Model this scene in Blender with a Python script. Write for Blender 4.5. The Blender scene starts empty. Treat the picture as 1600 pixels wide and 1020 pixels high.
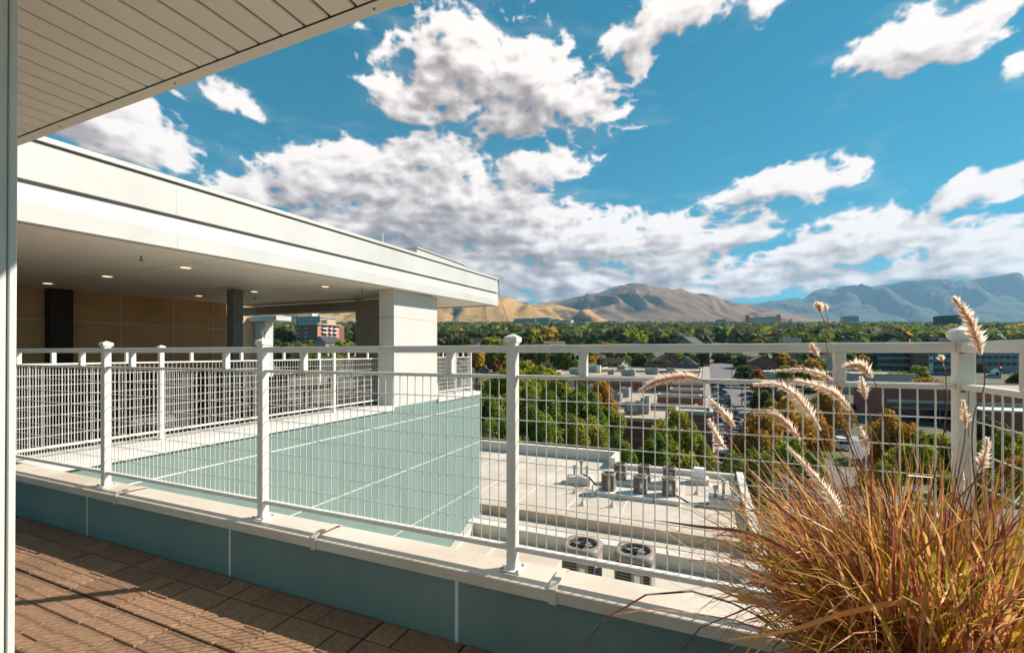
import bpy, bmesh, math, random
import numpy as np
from mathutils import Vector, Matrix, noise as mn
random.seed(7); np.random.seed(7)
R = math.radians
F = 707.0; HY = 551.0
ROT = -math.atan2(.3938, .9192)          # the building grid is turned 23 degrees to the view
CA, SA = math.cos(ROT), math.sin(ROT)
sc = bpy.context.scene
col = sc.collection

# ------------------------------------------------------------------ camera, sky, sun, exposure
cam_d = bpy.data.cameras.new('camera'); cam = bpy.data.objects.new('camera', cam_d); col.objects.link(cam)
cam.location = (0, 0, 0); cam.rotation_euler = (R(90), 0, 0)
cam_d.sensor_width = 36; cam_d.lens = F/1600*36; cam_d.shift_y = 41/1600; cam_d.clip_start = .05; cam_d.clip_end = 40000
sc.camera = cam
sc.view_settings.view_transform = 'Standard'; sc.view_settings.look = 'None'
sc.view_settings.gamma = 1; sc.view_settings.use_curve_mapping = False
sc.view_settings.exposure = 0.96
sc.render.engine = 'CYCLES'
sc.cycles.use_denoising = True
sc.cycles.max_bounces = 10; sc.cycles.diffuse_bounces = 6; sc.cycles.volume_bounces = 1
sc.cycles.transparent_max_bounces = 16
sc.cycles.caustics_reflective = False; sc.cycles.caustics_refractive = False
SUN_EL = R(39); SUN_AZ = math.atan2(.967, .25)
sdir = Vector((math.sin(SUN_AZ)*math.cos(SUN_EL), math.cos(SUN_AZ)*math.cos(SUN_EL), math.sin(SUN_EL)))
sl = bpy.data.lights.new('sun', 'SUN'); sl.energy = 3.9; sl.angle = R(.53); sl.color = (1, .93, .83)
so = bpy.data.objects.new('sun', sl); col.objects.link(so); so.rotation_euler = sdir.to_track_quat('Z', 'Y').to_euler()

def px2(x, y): # photo pixel -> (azimuth, elevation)
    X, Z = (x-800)/F, (HY-y)/F
    return math.atan2(X, 1), math.atan2(Z, math.sqrt(1+X*X))

def perlin(x, y, seed=0):
    rng = np.random.RandomState(seed); ang = rng.rand(256*256).astype(np.float32)*2*np.pi
    gx, gy = np.cos(ang), np.sin(ang)
    xi = np.floor(x).astype(np.int32); yi = np.floor(y).astype(np.int32); xf = (x-xi).astype(np.float32); yf = (y-yi).astype(np.float32)
    u = xf*xf*xf*(xf*(xf*6-15)+10); v = yf*yf*yf*(yf*(yf*6-15)+10)
    def gr(i, j, dx, dy):
        k = (((xi+i) & 255) << 8) | ((yi+j) & 255)
        return gx[k]*dx+gy[k]*dy
    a = gr(0, 0, xf, yf); b = gr(1, 0, xf-1, yf); c = gr(0, 1, xf, yf-1); d = gr(1, 1, xf-1, yf-1)
    return (a+(b-a)*u)*(1-v)+(c+(d-c)*u)*v
def fbm(x, y, octv, rough=.5, seed=0, billow=False):
    s = 0; amp = 1; t = 0
    for o in range(octv):
        p = perlin(x*2**o+o*17.3, y*2**o-o*9.1, seed+o)
        if billow: p = 1-2.6*np.abs(p)-.35
        s = s+amp*p; t += amp; amp *= rough
    return s/t

CLOUDS = [ # photo x, y, rx, ry, tilt (deg, + = rises to the right), weight
 (745,95,125,72,0,1),(850,125,100,75,-15,1),(690,140,90,48,0,1),(905,172,78,34,-15,1),(800,180,75,38,0,1),(735,50,58,40,0,1),
 (615,130,42,24,0,.8),(600,80,20,14,20,.7),(640,170,50,24,-10,.9),
 (1010,35,72,42,25,1),(990,85,28,34,60,.9),(1090,8,110,40,0,1),(1190,15,42,24,20,.8),(960,55,30,30,0,.8),
 (1450,55,120,42,12,1),(1370,85,80,34,5,.9),(1530,25,95,44,15,1),(1592,98,48,28,0,1),(1325,103,36,20,0,.8),
 (150,190,120,70,0,1),(225,235,62,42,0,1),(90,160,90,80,0,1),(210,165,40,26,0,.9),
 (342,140,40,19,-10,.85),(380,160,30,14,-25,.8),(285,145,16,7,0,.4),(570,48,16,8,0,.35),
 (480,285,130,46,8,1),(580,258,112,42,8,1),(690,252,88,44,0,1),(395,296,85,30,0,1),(850,262,75,32,8,1),(915,256,36,12,10,.8),
 (740,310,120,60,0,1.2),(620,330,130,55,0,1.2),(780,350,130,58,0,1.2),(680,380,120,60,0,1.2),(560,350,110,40,0,1),
 (850,385,120,50,0,1.1),(960,375,100,46,0,1),(1060,370,92,40,0,1),(1145,366,78,28,5,1),(900,440,150,42,0,1.1),(1050,420,112,34,0,1),(770,430,110,44,0,1.2),(1010,455,120,25,0,.9),
 (1180,302,75,26,8,1),(1262,285,76,33,8,1),(1322,268,42,19,10,.9),(1122,315,35,13,0,.7),
 (1505,308,76,21,12,1),(1575,285,60,25,10,1),(1530,278,30,18,0,.9),
 (1330,375,106,50,0,1),(1420,365,95,40,0,1),(1530,372,100,42,0,1),(1270,402,80,30,0,1),(1480,410,132,32,0,1),(1590,400,80,34,0,1),
 (1200,430,92,22,0,.9),(1310,440,82,18,0,.9),(1130,455,92,18,0,.9),(1400,425,80,20,0,.9),
 (1800,330,160,60,0,1),(1850,120,150,60,10,1),(-150,250,200,120,0,1),(2100,400,300,60,0,1),(-500,380,300,70,0,1),(2600,420,300,50,0,1)]

def cloud_image():
    W, H = 4096, 1024
    az = ((np.arange(W)+.5)/W*2*np.pi-np.pi).astype(np.float32); el = ((np.arange(H)+.5)/H*np.pi/2).astype(np.float32)
    AZ, EL = np.meshgrid(az, el)
    # billows shrink towards the horizon, as a layer of cloud does
    per = W/ (2*np.pi)
    sx = 10.0*256/ (2*np.pi*10.0) / 256  # seam lies behind the camera
    yy = EL*7.2+np.log(EL+.12)*.9
    xx = AZ*5.2
    wx = fbm(xx*1.1, yy*1.1, 2, .45, 3); wy = fbm(xx*1.1+40, yy*1.1+9, 2, .45, 11)
    A2 = AZ+wx*.045; E2 = EL+wy*.03
    mass = np.full((H, W), -1.2, np.float32); k = 16.0; acc = np.zeros((H, W), np.float32)
    for (x, y, rx, ry, t, wgt) in CLOUDS:
        a, e = px2(x, y); a1, _ = px2(x+rx*.5, y); a0, _ = px2(x-rx*.5, y); _, e1 = px2(x, y-ry*.5); _, e0 = px2(x, y+ry*.5)
        dx, dy = A2-a, E2-e; c, s = math.cos(R(t)), math.sin(R(t))
        r = np.sqrt(((dx*c+dy*s)/((a1-a0)*1.18))**2+((-dx*s+dy*c)/((e1-e0)*1.18))**2)
        acc += np.exp(k*np.clip(wgt*(1-r), -1.2, 2))
    mass = np.log(np.maximum(acc, 1e-5))/k
    # open sky elsewhere carries scattered cumulus of the same kind
    far = fbm(xx*.7+3, yy*1.6, 3, .5, 31)
    outside = np.clip((np.abs(AZ)-1.05)/.25, 0, 1)+np.clip((EL-.72)/.15, 0, 1)
    mass = np.where(outside > 0, np.maximum(mass, (far*2.4-.38)*np.minimum(outside, 1)-(1-np.minimum(outside, 1))), mass)
    b = fbm(xx*3.0+wx*.35, yy*3.0+wy*.35, 7, .53, 51, billow=True)
    bl = fbm(xx*3.0+wx*.35, yy*3.0+wy*.35, 3, .42, 51, billow=True)
    f = fbm(xx*2.0, yy*2.0, 7, .55, 71); fl = fbm(xx*2.0, yy*2.0, 3, .5, 71)
    D = mass*.92+b*.66+f*.76-.19
    DL = mass*.92+bl*.66+fl*.76-.19
    def sft(A, dx, dy): return np.roll(A, (-int(round(dy)), -int(round(dx))), (0, 1))
    def toward(A, n): return sft(A, n, n*.8)
    c = lambda A: np.clip(A, -.15, 1.6)
    g1 = c(D)-toward(c(D), 7); g2 = c(DL)-toward(c(DL), 20); g3 = c(DL)-toward(c(DL), 46)
    up = np.clip((sft(DL, 0, 34)+sft(DL, 8, 60))*.5, 0, .8)/.8
    dens = np.clip(D, 0, 2)
    shade = .88+g1*.26+g2*.46+g3*.26-np.clip(DL-.15, 0, 1)*.36-up*.30
    shade = np.clip(shade, 0, 1)
    cov = np.clip((D-.0)/.32, 0, 1); cov = cov*cov*(3-2*cov)
    wisp = np.clip(fbm(xx*1.2-yy*.6, yy*2.5+xx*.5, 6, .62, 91)*1.1+.05+mass*.35, 0, 1)*.35
    cov = np.clip(cov+wisp*(1-cov), 0, 1)
    px = np.ones((H, W, 4), np.float32); px[..., 0] = cov; px[..., 1] = shade; px[..., 2] = dens/1.3
    im = bpy.data.images.new('cloud_field', W, H, alpha=False, float_buffer=True)
    im.colorspace_settings.name = 'Non-Color'; im.pixels.foreach_set(px.ravel()); im.pack()
    return im

def build_world():
    w = bpy.data.worlds.new('World'); sc.world = w; w.use_nodes = True
    nt = w.node_tree; N = nt.nodes; L = nt.links; N.clear()
    def n(t, **k):
        q = N.new(t)
        for a, v in k.items(): setattr(q, a, v)
        return q
    def mth(op, a, b=None, c=None, clamp=False):
        q = N.new('ShaderNodeMath'); q.operation = op; q.use_clamp = clamp
        for i, v in enumerate((a, b, c)):
            if v is None: continue
            if isinstance(v, (int, float)): q.inputs[i].default_value = v
            else: L.new(v, q.inputs[i])
        return q.outputs[0]
    tc = n('ShaderNodeTexCoord'); sx = n('ShaderNodeSeparateXYZ'); L.new(tc.outputs['Generated'], sx.inputs[0])
    az = mth('ARCTAN2', sx.outputs[0], sx.outputs[1]); el = mth('ARCSINE', sx.outputs[2])
    cv = n('ShaderNodeCombineXYZ'); L.new(mth('MULTIPLY_ADD', az, 1/(2*math.pi), .5), cv.inputs[0]); L.new(mth('MULTIPLY', mth('MAXIMUM', el, .001), 2/math.pi), cv.inputs[1])
    it = n('ShaderNodeTexImage', extension='EXTEND'); it.image = cloud_image(); L.new(cv.outputs[0], it.inputs[0])
    sp = n('ShaderNodeSeparateColor'); L.new(it.outputs[0], sp.inputs[0])
    cc = n('ShaderNodeValToRGB'); L.new(sp.outputs[1], cc.inputs[0]); e = cc.color_ramp.elements
    e[0].position = .05; e[0].color = (.20, .165, .165, 1); e[1].position = 1.0; e[1].color = (.93, .88, .85, 1)
    q = e.new(.45); q.color = (.42, .37, .36, 1)
    sky = n('ShaderNodeTexSky', sky_type='NISHITA'); sky.sun_disc = False; sky.sun_elevation = SUN_EL; sky.sun_rotation = SUN_AZ
    sky.air_density = 1.0; sky.dust_density = .3; sky.ozone_density = 1.5; sky.altitude = 1300
    gm = n('ShaderNodeGamma'); gm.inputs[1].default_value = .66; L.new(sky.outputs[0], gm.inputs[0])
    tint = n('ShaderNodeMix', data_type='RGBA', blend_type='MULTIPLY'); tint.inputs[0].default_value = 1
    L.new(gm.outputs[0], tint.inputs[6]); tint.inputs[7].default_value = SKYTINT
    sc10 = n('ShaderNodeMix', data_type='RGBA', blend_type='MULTIPLY'); sc10.inputs[0].default_value = 1; L.new(cc.outputs[0], sc10.inputs[6]); sc10.inputs[7].default_value = (6.3, 6.1, 5.95, 1)
    mx = n('ShaderNodeMix', data_type='RGBA'); L.new(sp.outputs[0], mx.inputs[0]); L.new(tint.outputs[2], mx.inputs[6]); L.new(sc10.outputs[2], mx.inputs[7])
    bg = n('ShaderNodeBackground'); bg.inputs['Strength'].default_value = .10; L.new(mx.outputs[2], bg.inputs[0])
    out = n('ShaderNodeOutputWorld'); L.new(bg.outputs[0], out.inputs[0])
    w.cycles.sampling_method = 'MANUAL'; w.cycles.sample_map_resolution = 1024
SKYTINT = (.075, .76, .87, 1)
build_world()

# ------------------------------------------------------------------ helpers
MATS = {}
def mat(name, c, rough=.6, var=.08, scale=4.0, bump=0.0, bscale=60, metal=0.0, spec=.4, rnd=0.0, c2=None, stretch=None, trans=0.0, attr=None, detail=6):
    if name in MATS: return MATS[name]
    m = bpy.data.materials.new(name); m.use_nodes = True; nt = m.node_tree; N = nt.nodes; L = nt.links
    b = N['Principled BSDF']; b.inputs['Roughness'].default_value = rough; b.inputs['Metallic'].default_value = metal
    b.inputs['Specular IOR Level'].default_value = spec
    tc = N.new('ShaderNodeTexCoord'); src = tc.outputs['Object']
    if stretch:
        mp = N.new('ShaderNodeMapping'); mp.inputs['Scale'].default_value = stretch; L.new(src, mp.inputs[0]); src = mp.outputs[0]
    nz = N.new('ShaderNodeTexNoise'); nz.inputs['Scale'].default_value = scale; nz.inputs['Detail'].default_value = detail; nz.inputs['Roughness'].default_value = .62; L.new(src, nz.inputs['Vector'])
    mr = N.new('ShaderNodeMapRange'); mr.inputs[1].default_value = .3; mr.inputs[2].default_value = .7; L.new(nz.outputs['Fac'], mr.inputs[0])
    mx = N.new('ShaderNodeMix'); mx.data_type = 'RGBA'; L.new(mr.outputs[0], mx.inputs[0])
    c2_ = c2 or tuple(max(0, v*(1-var*1.5)) for v in c); c1_ = c if c2 else tuple(min(1, v*(1+var)) for v in c)
    mx.inputs[6].default_value = (*c1_, 1); mx.inputs[7].default_value = (*c2_, 1)
    outc = mx.outputs[2]
    if rnd or attr:
        if attr:
            ri = N.new('ShaderNodeAttribute'); ri.attribute_name = attr; rv = ri.outputs['Fac']
        else:
            ri = N.new('ShaderNodeObjectInfo'); rv = ri.outputs['Random']
        m2 = N.new('ShaderNodeMapRange'); m2.inputs[3].default_value = 1-rnd; m2.inputs[4].default_value = 1+rnd; L.new(rv, m2.inputs[0])
        vm = N.new('ShaderNodeVectorMath'); vm.operation = 'SCALE'; L.new(outc, vm.inputs[0]); L.new(m2.outputs[0], vm.inputs['Scale']); outc = vm.outputs[0]
    L.new(outc, b.inputs['Base Color'])
    if bump:
        n2 = N.new('ShaderNodeTexNoise'); n2.inputs['Scale'].default_value = bscale; n2.inputs['Detail'].default_value = 5; L.new(src, n2.inputs['Vector'])
        bp = N.new('ShaderNodeBump'); bp.inputs['Strength'].default_value = bump; bp.inputs['Distance'].default_value = .01; L.new(n2.outputs['Fac'], bp.inputs['Height']); L.new(bp.outputs[0], b.inputs['Normal'])
    MATS[name] = m
    return m
def ramp_mat(name, stops, attr, rough=.6, trans=.3, bump=0):
    m = bpy.data.materials.new(name); m.use_nodes = True; nt = m.node_tree; N = nt.nodes; L = nt.links
    b = N['Principled BSDF']; b.inputs['Roughness'].default_value = rough; b.inputs['Specular IOR Level'].default_value = .25
    if attr == 'object':
        a = N.new('ShaderNodeObjectInfo'); av = a.outputs['Random']
    else:
        a = N.new('ShaderNodeAttribute'); a.attribute_name = attr; av = a.outputs['Fac']
    r = N.new('ShaderNodeValToRGB'); L.new(av, r.inputs[0]); e = r.color_ramp.elements
    e[0].position, e[0].color = stops[0][0], (*stops[0][1], 1); e[1].position, e[1].color = stops[-1][0], (*stops[-1][1], 1)
    for p, c in stops[1:-1]:
        q = e.new(p); q.color = (*c, 1)
    L.new(r.outputs[0], b.inputs['Base Color'])
    if trans:
        t = N.new('ShaderNodeBsdfTranslucent'); L.new(r.outputs[0], t.inputs[0]); mx = N.new('ShaderNodeMixShader'); mx.inputs[0].default_value = trans
        L.new(b.outputs[0], mx.inputs[1]); L.new(t.outputs[0], mx.inputs[2]); L.new(mx.outputs[0], N['Material Output'].inputs[0])
    MATS[name] = m
    return m

class MB:
    def __init__(s): s.v = []; s.f = []; s.at = None
    def add(s, vs, fs):
        o = len(s.v); s.v += [tuple(p) for p in vs]; s.f += [tuple(i+o for i in f) for f in fs]; return s
    def box(s, a0, a1, b0, b1, z0, z1, zs=None):
        # zs: height of the far (b1) end added to both z (a sloping box)
        a0, a1 = min(a0, a1), max(a0, a1); q = zs or 0
        return s.add([(a0,b0,z0),(a1,b0,z0),(a1,b1,z0+q),(a0,b1,z0+q),(a0,b0,z1),(a1,b0,z1),(a1,b1,z1+q),(a0,b1,z1+q)],
              [(0,3,2,1),(4,5,6,7),(0,1,5,4),(1,2,6,5),(2,3,7,6),(3,0,4,7)])
    def chamf(s, a0, a1, b0, b1, z0, z1, c):
        # slab with its top edges chamfered
        return s.add([(a0,b0,z0),(a1,b0,z0),(a1,b1,z0),(a0,b1,z0),(a0,b0,z1-c),(a1,b0,z1-c),(a1,b1,z1-c),(a0,b1,z1-c),(a0+c,b0+c,z1),(a1-c,b0+c,z1),(a1-c,b1-c,z1),(a0+c,b1-c,z1)],
              [(0,3,2,1),(8,9,10,11),(0,1,5,4),(1,2,6,5),(2,3,7,6),(3,0,4,7),(4,5,9,8),(5,6,10,9),(6,7,11,10),(7,4,8,11)])
    def ext(s, poly, ax, t0, t1):
        # polygon (p,q) extruded along an axis: ax 'a': (t,p,q); 'b': (p,t,q); 'z': (p,q,t)
        n = len(poly)
        g = {'a': lambda t,p: (t,p[0],p[1]), 'b': lambda t,p: (p[0],t,p[1]), 'z': lambda t,p: (p[0],p[1],t)}[ax]
        vs = [g(t0,p) for p in poly]+[g(t1,p) for p in poly]
        fs = [tuple(range(n))[::-1], tuple(range(n, 2*n))]+[(i,(i+1)%n,(i+1)%n+n,i+n) for i in range(n)]
        return s.add(vs, fs)
    def tube(s, pts, r, n=6, cap=True):
        pts = [Vector(p) for p in pts]; m = len(pts); rr = r if isinstance(r, (list, tuple)) else [r]*m
        vs = []; 
        for i, p in enumerate(pts):
            t = (pts[min(i+1, m-1)]-pts[max(i-1, 0)]).normalized()
            u = t.orthogonal().normalized() if i == 0 else (u-t*u.dot(t)).normalized()
            w = t.cross(u)
            vs += [p+(u*math.cos(2*math.pi*k/n)+w*math.sin(2*math.pi*k/n))*rr[i] for k in range(n)]
        fs = [(i*n+k, i*n+(k+1)%n, (i+1)*n+(k+1)%n, (i+1)*n+k) for i in range(m-1) for k in range(n)]
        if cap: fs += [tuple(range(n))[::-1], tuple(range((m-1)*n, m*n))]
        return s.add(vs, fs)
    def lathe(s, prof, c=(0,0,0), n=16):
        vs = []; m = len(prof)
        for r, z in prof: vs += [(c[0]+r*math.cos(2*math.pi*k/n), c[1]+r*math.sin(2*math.pi*k/n), c[2]+z) for k in range(n)]
        fs = [(i*n+k, i*n+(k+1)%n, (i+1)*n+(k+1)%n, (i+1)*n+k) for i in range(m-1) for k in range(n)]
        fs += [tuple(range(n))[::-1], tuple(range((m-1)*n, m*n))]
        return s.add(vs, fs)
def wpos(a, b, z=0): # building grid -> world
    return Vector((a*CA-b*SA, a*SA+b*CA, z))
def at(x, y, Y): return Vector(((x-800)/F*Y, Y, (HY-y)/F*Y))
def toab(p): return (p[0]*CA+p[1]*SA, -p[0]*SA+p[1]*CA)
def mesh(name, mb, m, off=(0,0,0), smooth=False):
    me = bpy.data.meshes.new(name)
    me.from_pydata([(v[0]-off[0], v[1]-off[1], v[2]-off[2]) for v in mb.v], [], mb.f)
    for q in (m if isinstance(m, list) else [m]): me.materials.append(q)
    if smooth: me.polygons.foreach_set('use_smooth', [True]*len(me.polygons))
    me.update(); return me
def obj(name, me, parent=None, kind=None, label=None):
    o = bpy.data.objects.new(name, me); col.objects.link(o)
    if parent is not None: o.parent = parent
    if kind: o['kind'] = kind
    if label: o['label'] = label
    return o
def bev(o, w=.003, seg=1):
    m = o.modifiers.new('edge', 'BEVEL'); m.width = w; m.segments = seg; m.limit_method = 'ANGLE'; return o
class Thing:
    def __init__(s, name, label, cat, base=(0,0,0), group=None, grid=True, world=None, rz=None, kind=None):
        s.base = base; o = bpy.data.objects.new(name, None); col.objects.link(o); s.o = o
        o.empty_display_size = .2
        if world is not None: o.location = world; s.base = (0,0,0); o.rotation_euler.z = rz or 0
        else: o.location = wpos(*base); o.rotation_euler.z = ROT
        o['label'] = label; o['category'] = cat
        if group: o['group'] = group
        if kind: o['kind'] = kind
    def part(s, name, mb, m, parent=None, label=None, kind=None, smooth=False, bevel=0):
        me = mb if isinstance(mb, bpy.types.Mesh) else mesh(name, mb, m, s.base, smooth)
        o = obj(name, me, parent or s.o, kind, label)
        if bevel: bev(o, bevel)
        return o
def copy_tree(root, parent=None, **props):
    c = root.copy(); col.objects.link(c)
    if parent is not None: c.parent = parent
    for ch in list(root.children): copy_tree(ch, c)
    for k, v in props.items(): c[k] = v
    return c
def lcg(*a): return random.uniform(*a)

# ------------------------------------------------------------------ materials
M_white = mat('white_powder_coat', (.80,.755,.70), .38, .06, 5, bump=.03, bscale=200, rnd=.02)
M_rail = M_white
M_cop = mat('white_coping_metal', (.72,.655,.57), .42, .07, 1.7, bump=.08, bscale=5, c2=(.58,.48,.37))
M_coplit = mat('white_far_coping', (.66,.64,.60), .5, .03, 2)
M_rust = mat('rust_stain', (.42,.20,.07), .8, .3, 20)
M_teal = mat('teal_stucco', (.22,.30,.27), .85, .06, 1.3, bump=.35, bscale=160, c2=(.17,.243,.22), stretch=(1.6,1.6,.5))
M_joint = mat('pale_joint_strip', (.80,.79,.76), .6, .05)
M_soff = mat('beige_soffit_metal', (.88,.85,.78), .45, .03, 2, rnd=.025)
M_soffbk = mat('soffit_gap', (.10,.085,.07), .8, .1)
M_fasc = mat('white_fascia', (.61,.585,.55), .45, .06, 1.1, bump=.03, bscale=4)
M_groove = mat('grey_reveal', (.26,.24,.22), .7, .1)
M_cladw = mat('white_cladding', (.64,.61,.565), .5, .025, 1.2)
M_taupe = mat('taupe_cladding', (.36,.31,.25), .6, .06, 1.5)
M_tan = mat('tan_stucco', (.64,.37,.19), .85, .10, 1.1, bump=.2, bscale=90)
M_tan2 = mat('sunlit_tan_stucco', (.62,.40,.24), .85, .08, 1.5)
M_dark = mat('dark_maroon_panel', (.035,.016,.015), .6, .2)
M_steel = mat('grey_steel_post', (.17,.165,.16), .5, .08)
M_wicker = mat('dark_brown_wicker', (.055,.03,.02), .6, .3, 60)
M_board = mat('brown_board', (.42,.27,.15), .7, .2, 20)
M_pot = mat('cream_glazed_pot', (.66,.58,.48), .4, .1, 6)
M_paver = mat('brown_paver', (.36,.205,.118), .9, .22, 30, bump=.6, bscale=260, rnd=.16, detail=9)
M_paverb = mat('paver_bed', (.05,.035,.028), .95, .3, 40, bump=.5)
M_screw = mat('screw_head', (.33,.28,.22), .5, .2, metal=.6)
M_roof = mat('pale_roof_membrane', (.67,.59,.49), .7, .10, .5, bump=.1, bscale=3, c2=(.50,.39,.29))
M_par = mat('white_roof_parapet', (.70,.63,.55), .6, .08, 1.2)
M_ac = mat('taupe_metal_unit', (.30,.235,.19), .5, .12, 8)
M_acd = mat('dark_fan_grille', (.03,.028,.028), .5, .2)
M_galv = mat('galvanised_metal', (.36,.34,.31), .5, .12, 5, metal=.15)
M_hose = mat('black_hose', (.03,.03,.03), .6, .1)
M_brick = mat('red_brick', (.30,.11,.075), .9, .22, 3, rnd=.08)
M_brick2 = mat('orange_sunlit_brick', (.58,.26,.15), .9, .15, 1, rnd=.05)  # sunlight put into the apartment tower's side; the distant brick hall shares it
M_tanroof = mat('tan_gravel_roof', (.46,.36,.27), .95, .16, .35, detail=8)
M_capst = mat('pale_stone_coping', (.50,.44,.38), .8, .1)
M_asph = mat('grey_asphalt', (.19,.17,.165), .95, .16, .25, detail=8)
M_side = mat('pale_pavement', (.40,.33,.28), .95, .14, .5)
M_curb = mat('concrete_kerb', (.42,.39,.35), .9, .1)
M_mark = mat('road_paint', (.75,.73,.68), .7, .1)
M_lawn = mat('lawn_grass', (.10,.14,.03), .95, .3, .5, detail=8)
M_glassd = mat('dark_window_glass', (.02,.025,.03), .12, .2, spec=.6)
M_glassb = mat('blue_green_glass', (.06,.17,.19), .15, .2, spec=.6)
M_conc = mat('grey_concrete', (.27,.25,.24), .9, .10, .4, rnd=.1)
M_concl = mat('pale_concrete', (.50,.45,.39), .9, .08, .4, rnd=.06)
M_shing = mat('grey_shingle_roof', (.085,.075,.08), .9, .25, 2, rnd=.3)
M_tyre = mat('black_tyre', (.02,.02,.02), .8, .1)
M_chrome = mat('wheel_rim', (.5,.5,.5), .3, .05, metal=.8)
M_red = mat('red_tail_light', (.4,.01,.01), .3, .05)
M_lampc = mat('clear_headlight', (.7,.7,.68), .15, .05)
M_pole = mat('dark_metal_pole', (.05,.05,.05), .5, .1)
M_bark = mat('brown_bark', (.10,.07,.05), .95, .3, 6)

# ------------------------------------------------------------------ the terrain
def G(x, y):
    t = max(0.0, y-118); z = -14+.068*t if t > 40 else -14+.068*t*t/80
    if t > 40: z -= .068*20
    if y > 3200: z -= .068*(y-3200)*.75
    return z
def ground():
    ys = [-300,-60,0,20,40,60,80,100,112]+[118+i*4 for i in range(14)]+list(np.geomspace(180, 12500, 46)); xs = [-14000,-8000,-4500,-2500,-1400,-800,-450,-250,-140,-70,-30,0,30,70,140,250,450,800,1400,2500,4500,8000,14000]
    mb = MB(); nx = len(xs)
    mb.v = [(x, y, G(x, y)) for y in ys for x in xs]
    mb.f = [(j*nx+i, j*nx+i+1, (j+1)*nx+i+1, (j+1)*nx+i) for j in range(len(ys)-1) for i in range(nx-1)]
    m = mat('city_ground', (.085,.085,.04), .95, .3, .02, c2=(.14,.12,.085), detail=10)
    obj('ground', mesh('ground', mb, m), kind='structure')
ground()
def sheet(name, pts, m, lift, n=26):
    # a strip of ground cover between two edges given as lists of (a,b) pairs; follows the terrain
    mb = MB()
    (l0, r0), (l1, r1) = pts
    for i in range(n+1):
        t = i/n
        for (p, q) in ((l0, l1), (r0, r1)):
            a, b = p[0]+(q[0]-p[0])*t, p[1]+(q[1]-p[1])*t; w = wpos(a, b); mb.v.append((w.x, w.y, G(w.x, w.y)+lift))
        if i: k = 2*i; mb.f.append((k-2, k-1, k+1, k))
    return obj(name, mesh(name, mb, m), kind='structure')
sheet('street', (((1.6,40),(14.5,40)),((1.6,520),(14.5,520))), M_asph, .02, 60)
sheet('pavement', (((-1.3,40),(1.4,40)),((-1.3,420),(1.4,420))), M_side, .15, 50)
sheet('kerb', (((1.4,40),(1.6,40)),((1.4,420),(1.6,420))), M_curb, .14, 50)
sheet('parking_lot', (((14.5,38),(60,38)),((14.5,92),(60,92))), M_asph, .024, 10)
sheet('parking_lot', (((-26,190),(-3,190)),((-26,214),(-3,214))), M_asph, .03, 10)
sheet('side_road', (((14.5,92.5),(120,92.5)),((14.5,88),(120,88))), M_side, .028, 6)
sheet('lawn', (((3,30),(15,30)),((3,40),(15,40))), M_lawn, .03, 4)
sheet('lawn', (((14.9,66),(17.5,66)),((14.9,84),(17.5,84))), M_lawn, .05, 12)
sheet('cross_street', (((-90,176),(90,176)),((-90,186),(90,186))), M_asph, .035, 8)
mbk = MB()
for i in range(34):
    a0 = 2.2; b0 = 96+i*2.9
    for a in (1.9, 9.4):
        p = [wpos(a, b0), wpos(a+4.6, b0), wpos(a+4.6, b0+.12), wpos(a, b0+.12)]
        mbk.add([(q.x, q.y, G(q.x, q.y)+.03) for q in p], [(0,1,2,3)])
obj('road_markings', mesh('road_markings', mbk, M_mark), kind='structure')

# mountains --------------------------------------------------------
def ridge_mat(name, grass, scrub_shade, rock, sc_, bias):
    m = bpy.data.materials.new(name); m.use_nodes = True; nt = m.node_tree; N = nt.nodes; L = nt.links
    b = N['Principled BSDF']; b.inputs['Roughness'].default_value = 1; b.inputs['Specular IOR Level'].default_value = .05
    tc = N.new('ShaderNodeTexCoord'); at_ = N.new('ShaderNodeAttribute'); at_.attribute_name = 'gully'
    n1 = N.new('ShaderNodeTexNoise'); n1.inputs['Scale'].default_value = sc_; n1.inputs['Detail'].default_value = 9; n1.inputs['Roughness'].default_value = .65; L.new(tc.outputs['Object'], n1.inputs[0])
    a = N.new('ShaderNodeMath'); a.operation = 'MULTIPLY_ADD'; L.new(n1.outputs['Fac'], a.inputs[0]); a.inputs[1].default_value = 2.2; a.inputs[2].default_value = bias
    a2 = N.new('ShaderNodeMath'); a2.operation = 'ADD'; L.new(a.outputs[0], a2.inputs[0]); L.new(at_.outputs['Fac'], a2.inputs[1])
    mr = N.new('ShaderNodeMapRange'); mr.interpolation_type = 'SMOOTHSTEP'; L.new(a2.outputs[0], mr.inputs[0]); mr.inputs[1].default_value = .35; mr.inputs[2].default_value = .85
    mx = N.new('ShaderNodeMix'); mx.data_type = 'RGBA'; L.new(mr.outputs[0], mx.inputs[0]); mx.inputs[6].default_value = (*grass,1); mx.inputs[7].default_value = (*scrub_shade,1)  # scrub; on nearer ranges spread thicker to put fold shade into the colour
    n2 = N.new('ShaderNodeTexNoise'); n2.inputs['Scale'].default_value = sc_*6; n2.inputs['Detail'].default_value = 6; L.new(tc.outputs['Object'], n2.inputs[0])
    m3 = N.new('ShaderNodeMix'); m3.data_type = 'RGBA'; m4 = N.new('ShaderNodeMapRange'); m4.inputs[1].default_value = .5; m4.inputs[2].default_value = .8; L.new(n2.outputs['Fac'], m4.inputs[0]); L.new(m4.outputs[0], m3.inputs[0])
    L.new(mx.outputs[2], m3.inputs[6]); m3.inputs[7].default_value = (*rock,1); L.new(m3.outputs[2], b.inputs['Base Color']); bp = N.new('ShaderNodeBump'); bp.inputs['Strength'].default_value = .9; bp.inputs['Distance'].default_value = .035/sc_; L.new(n2.outputs['Fac'], bp.inputs['Height']); L.new(bp.outputs[0], b.inputs['Normal'])
    return m
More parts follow.
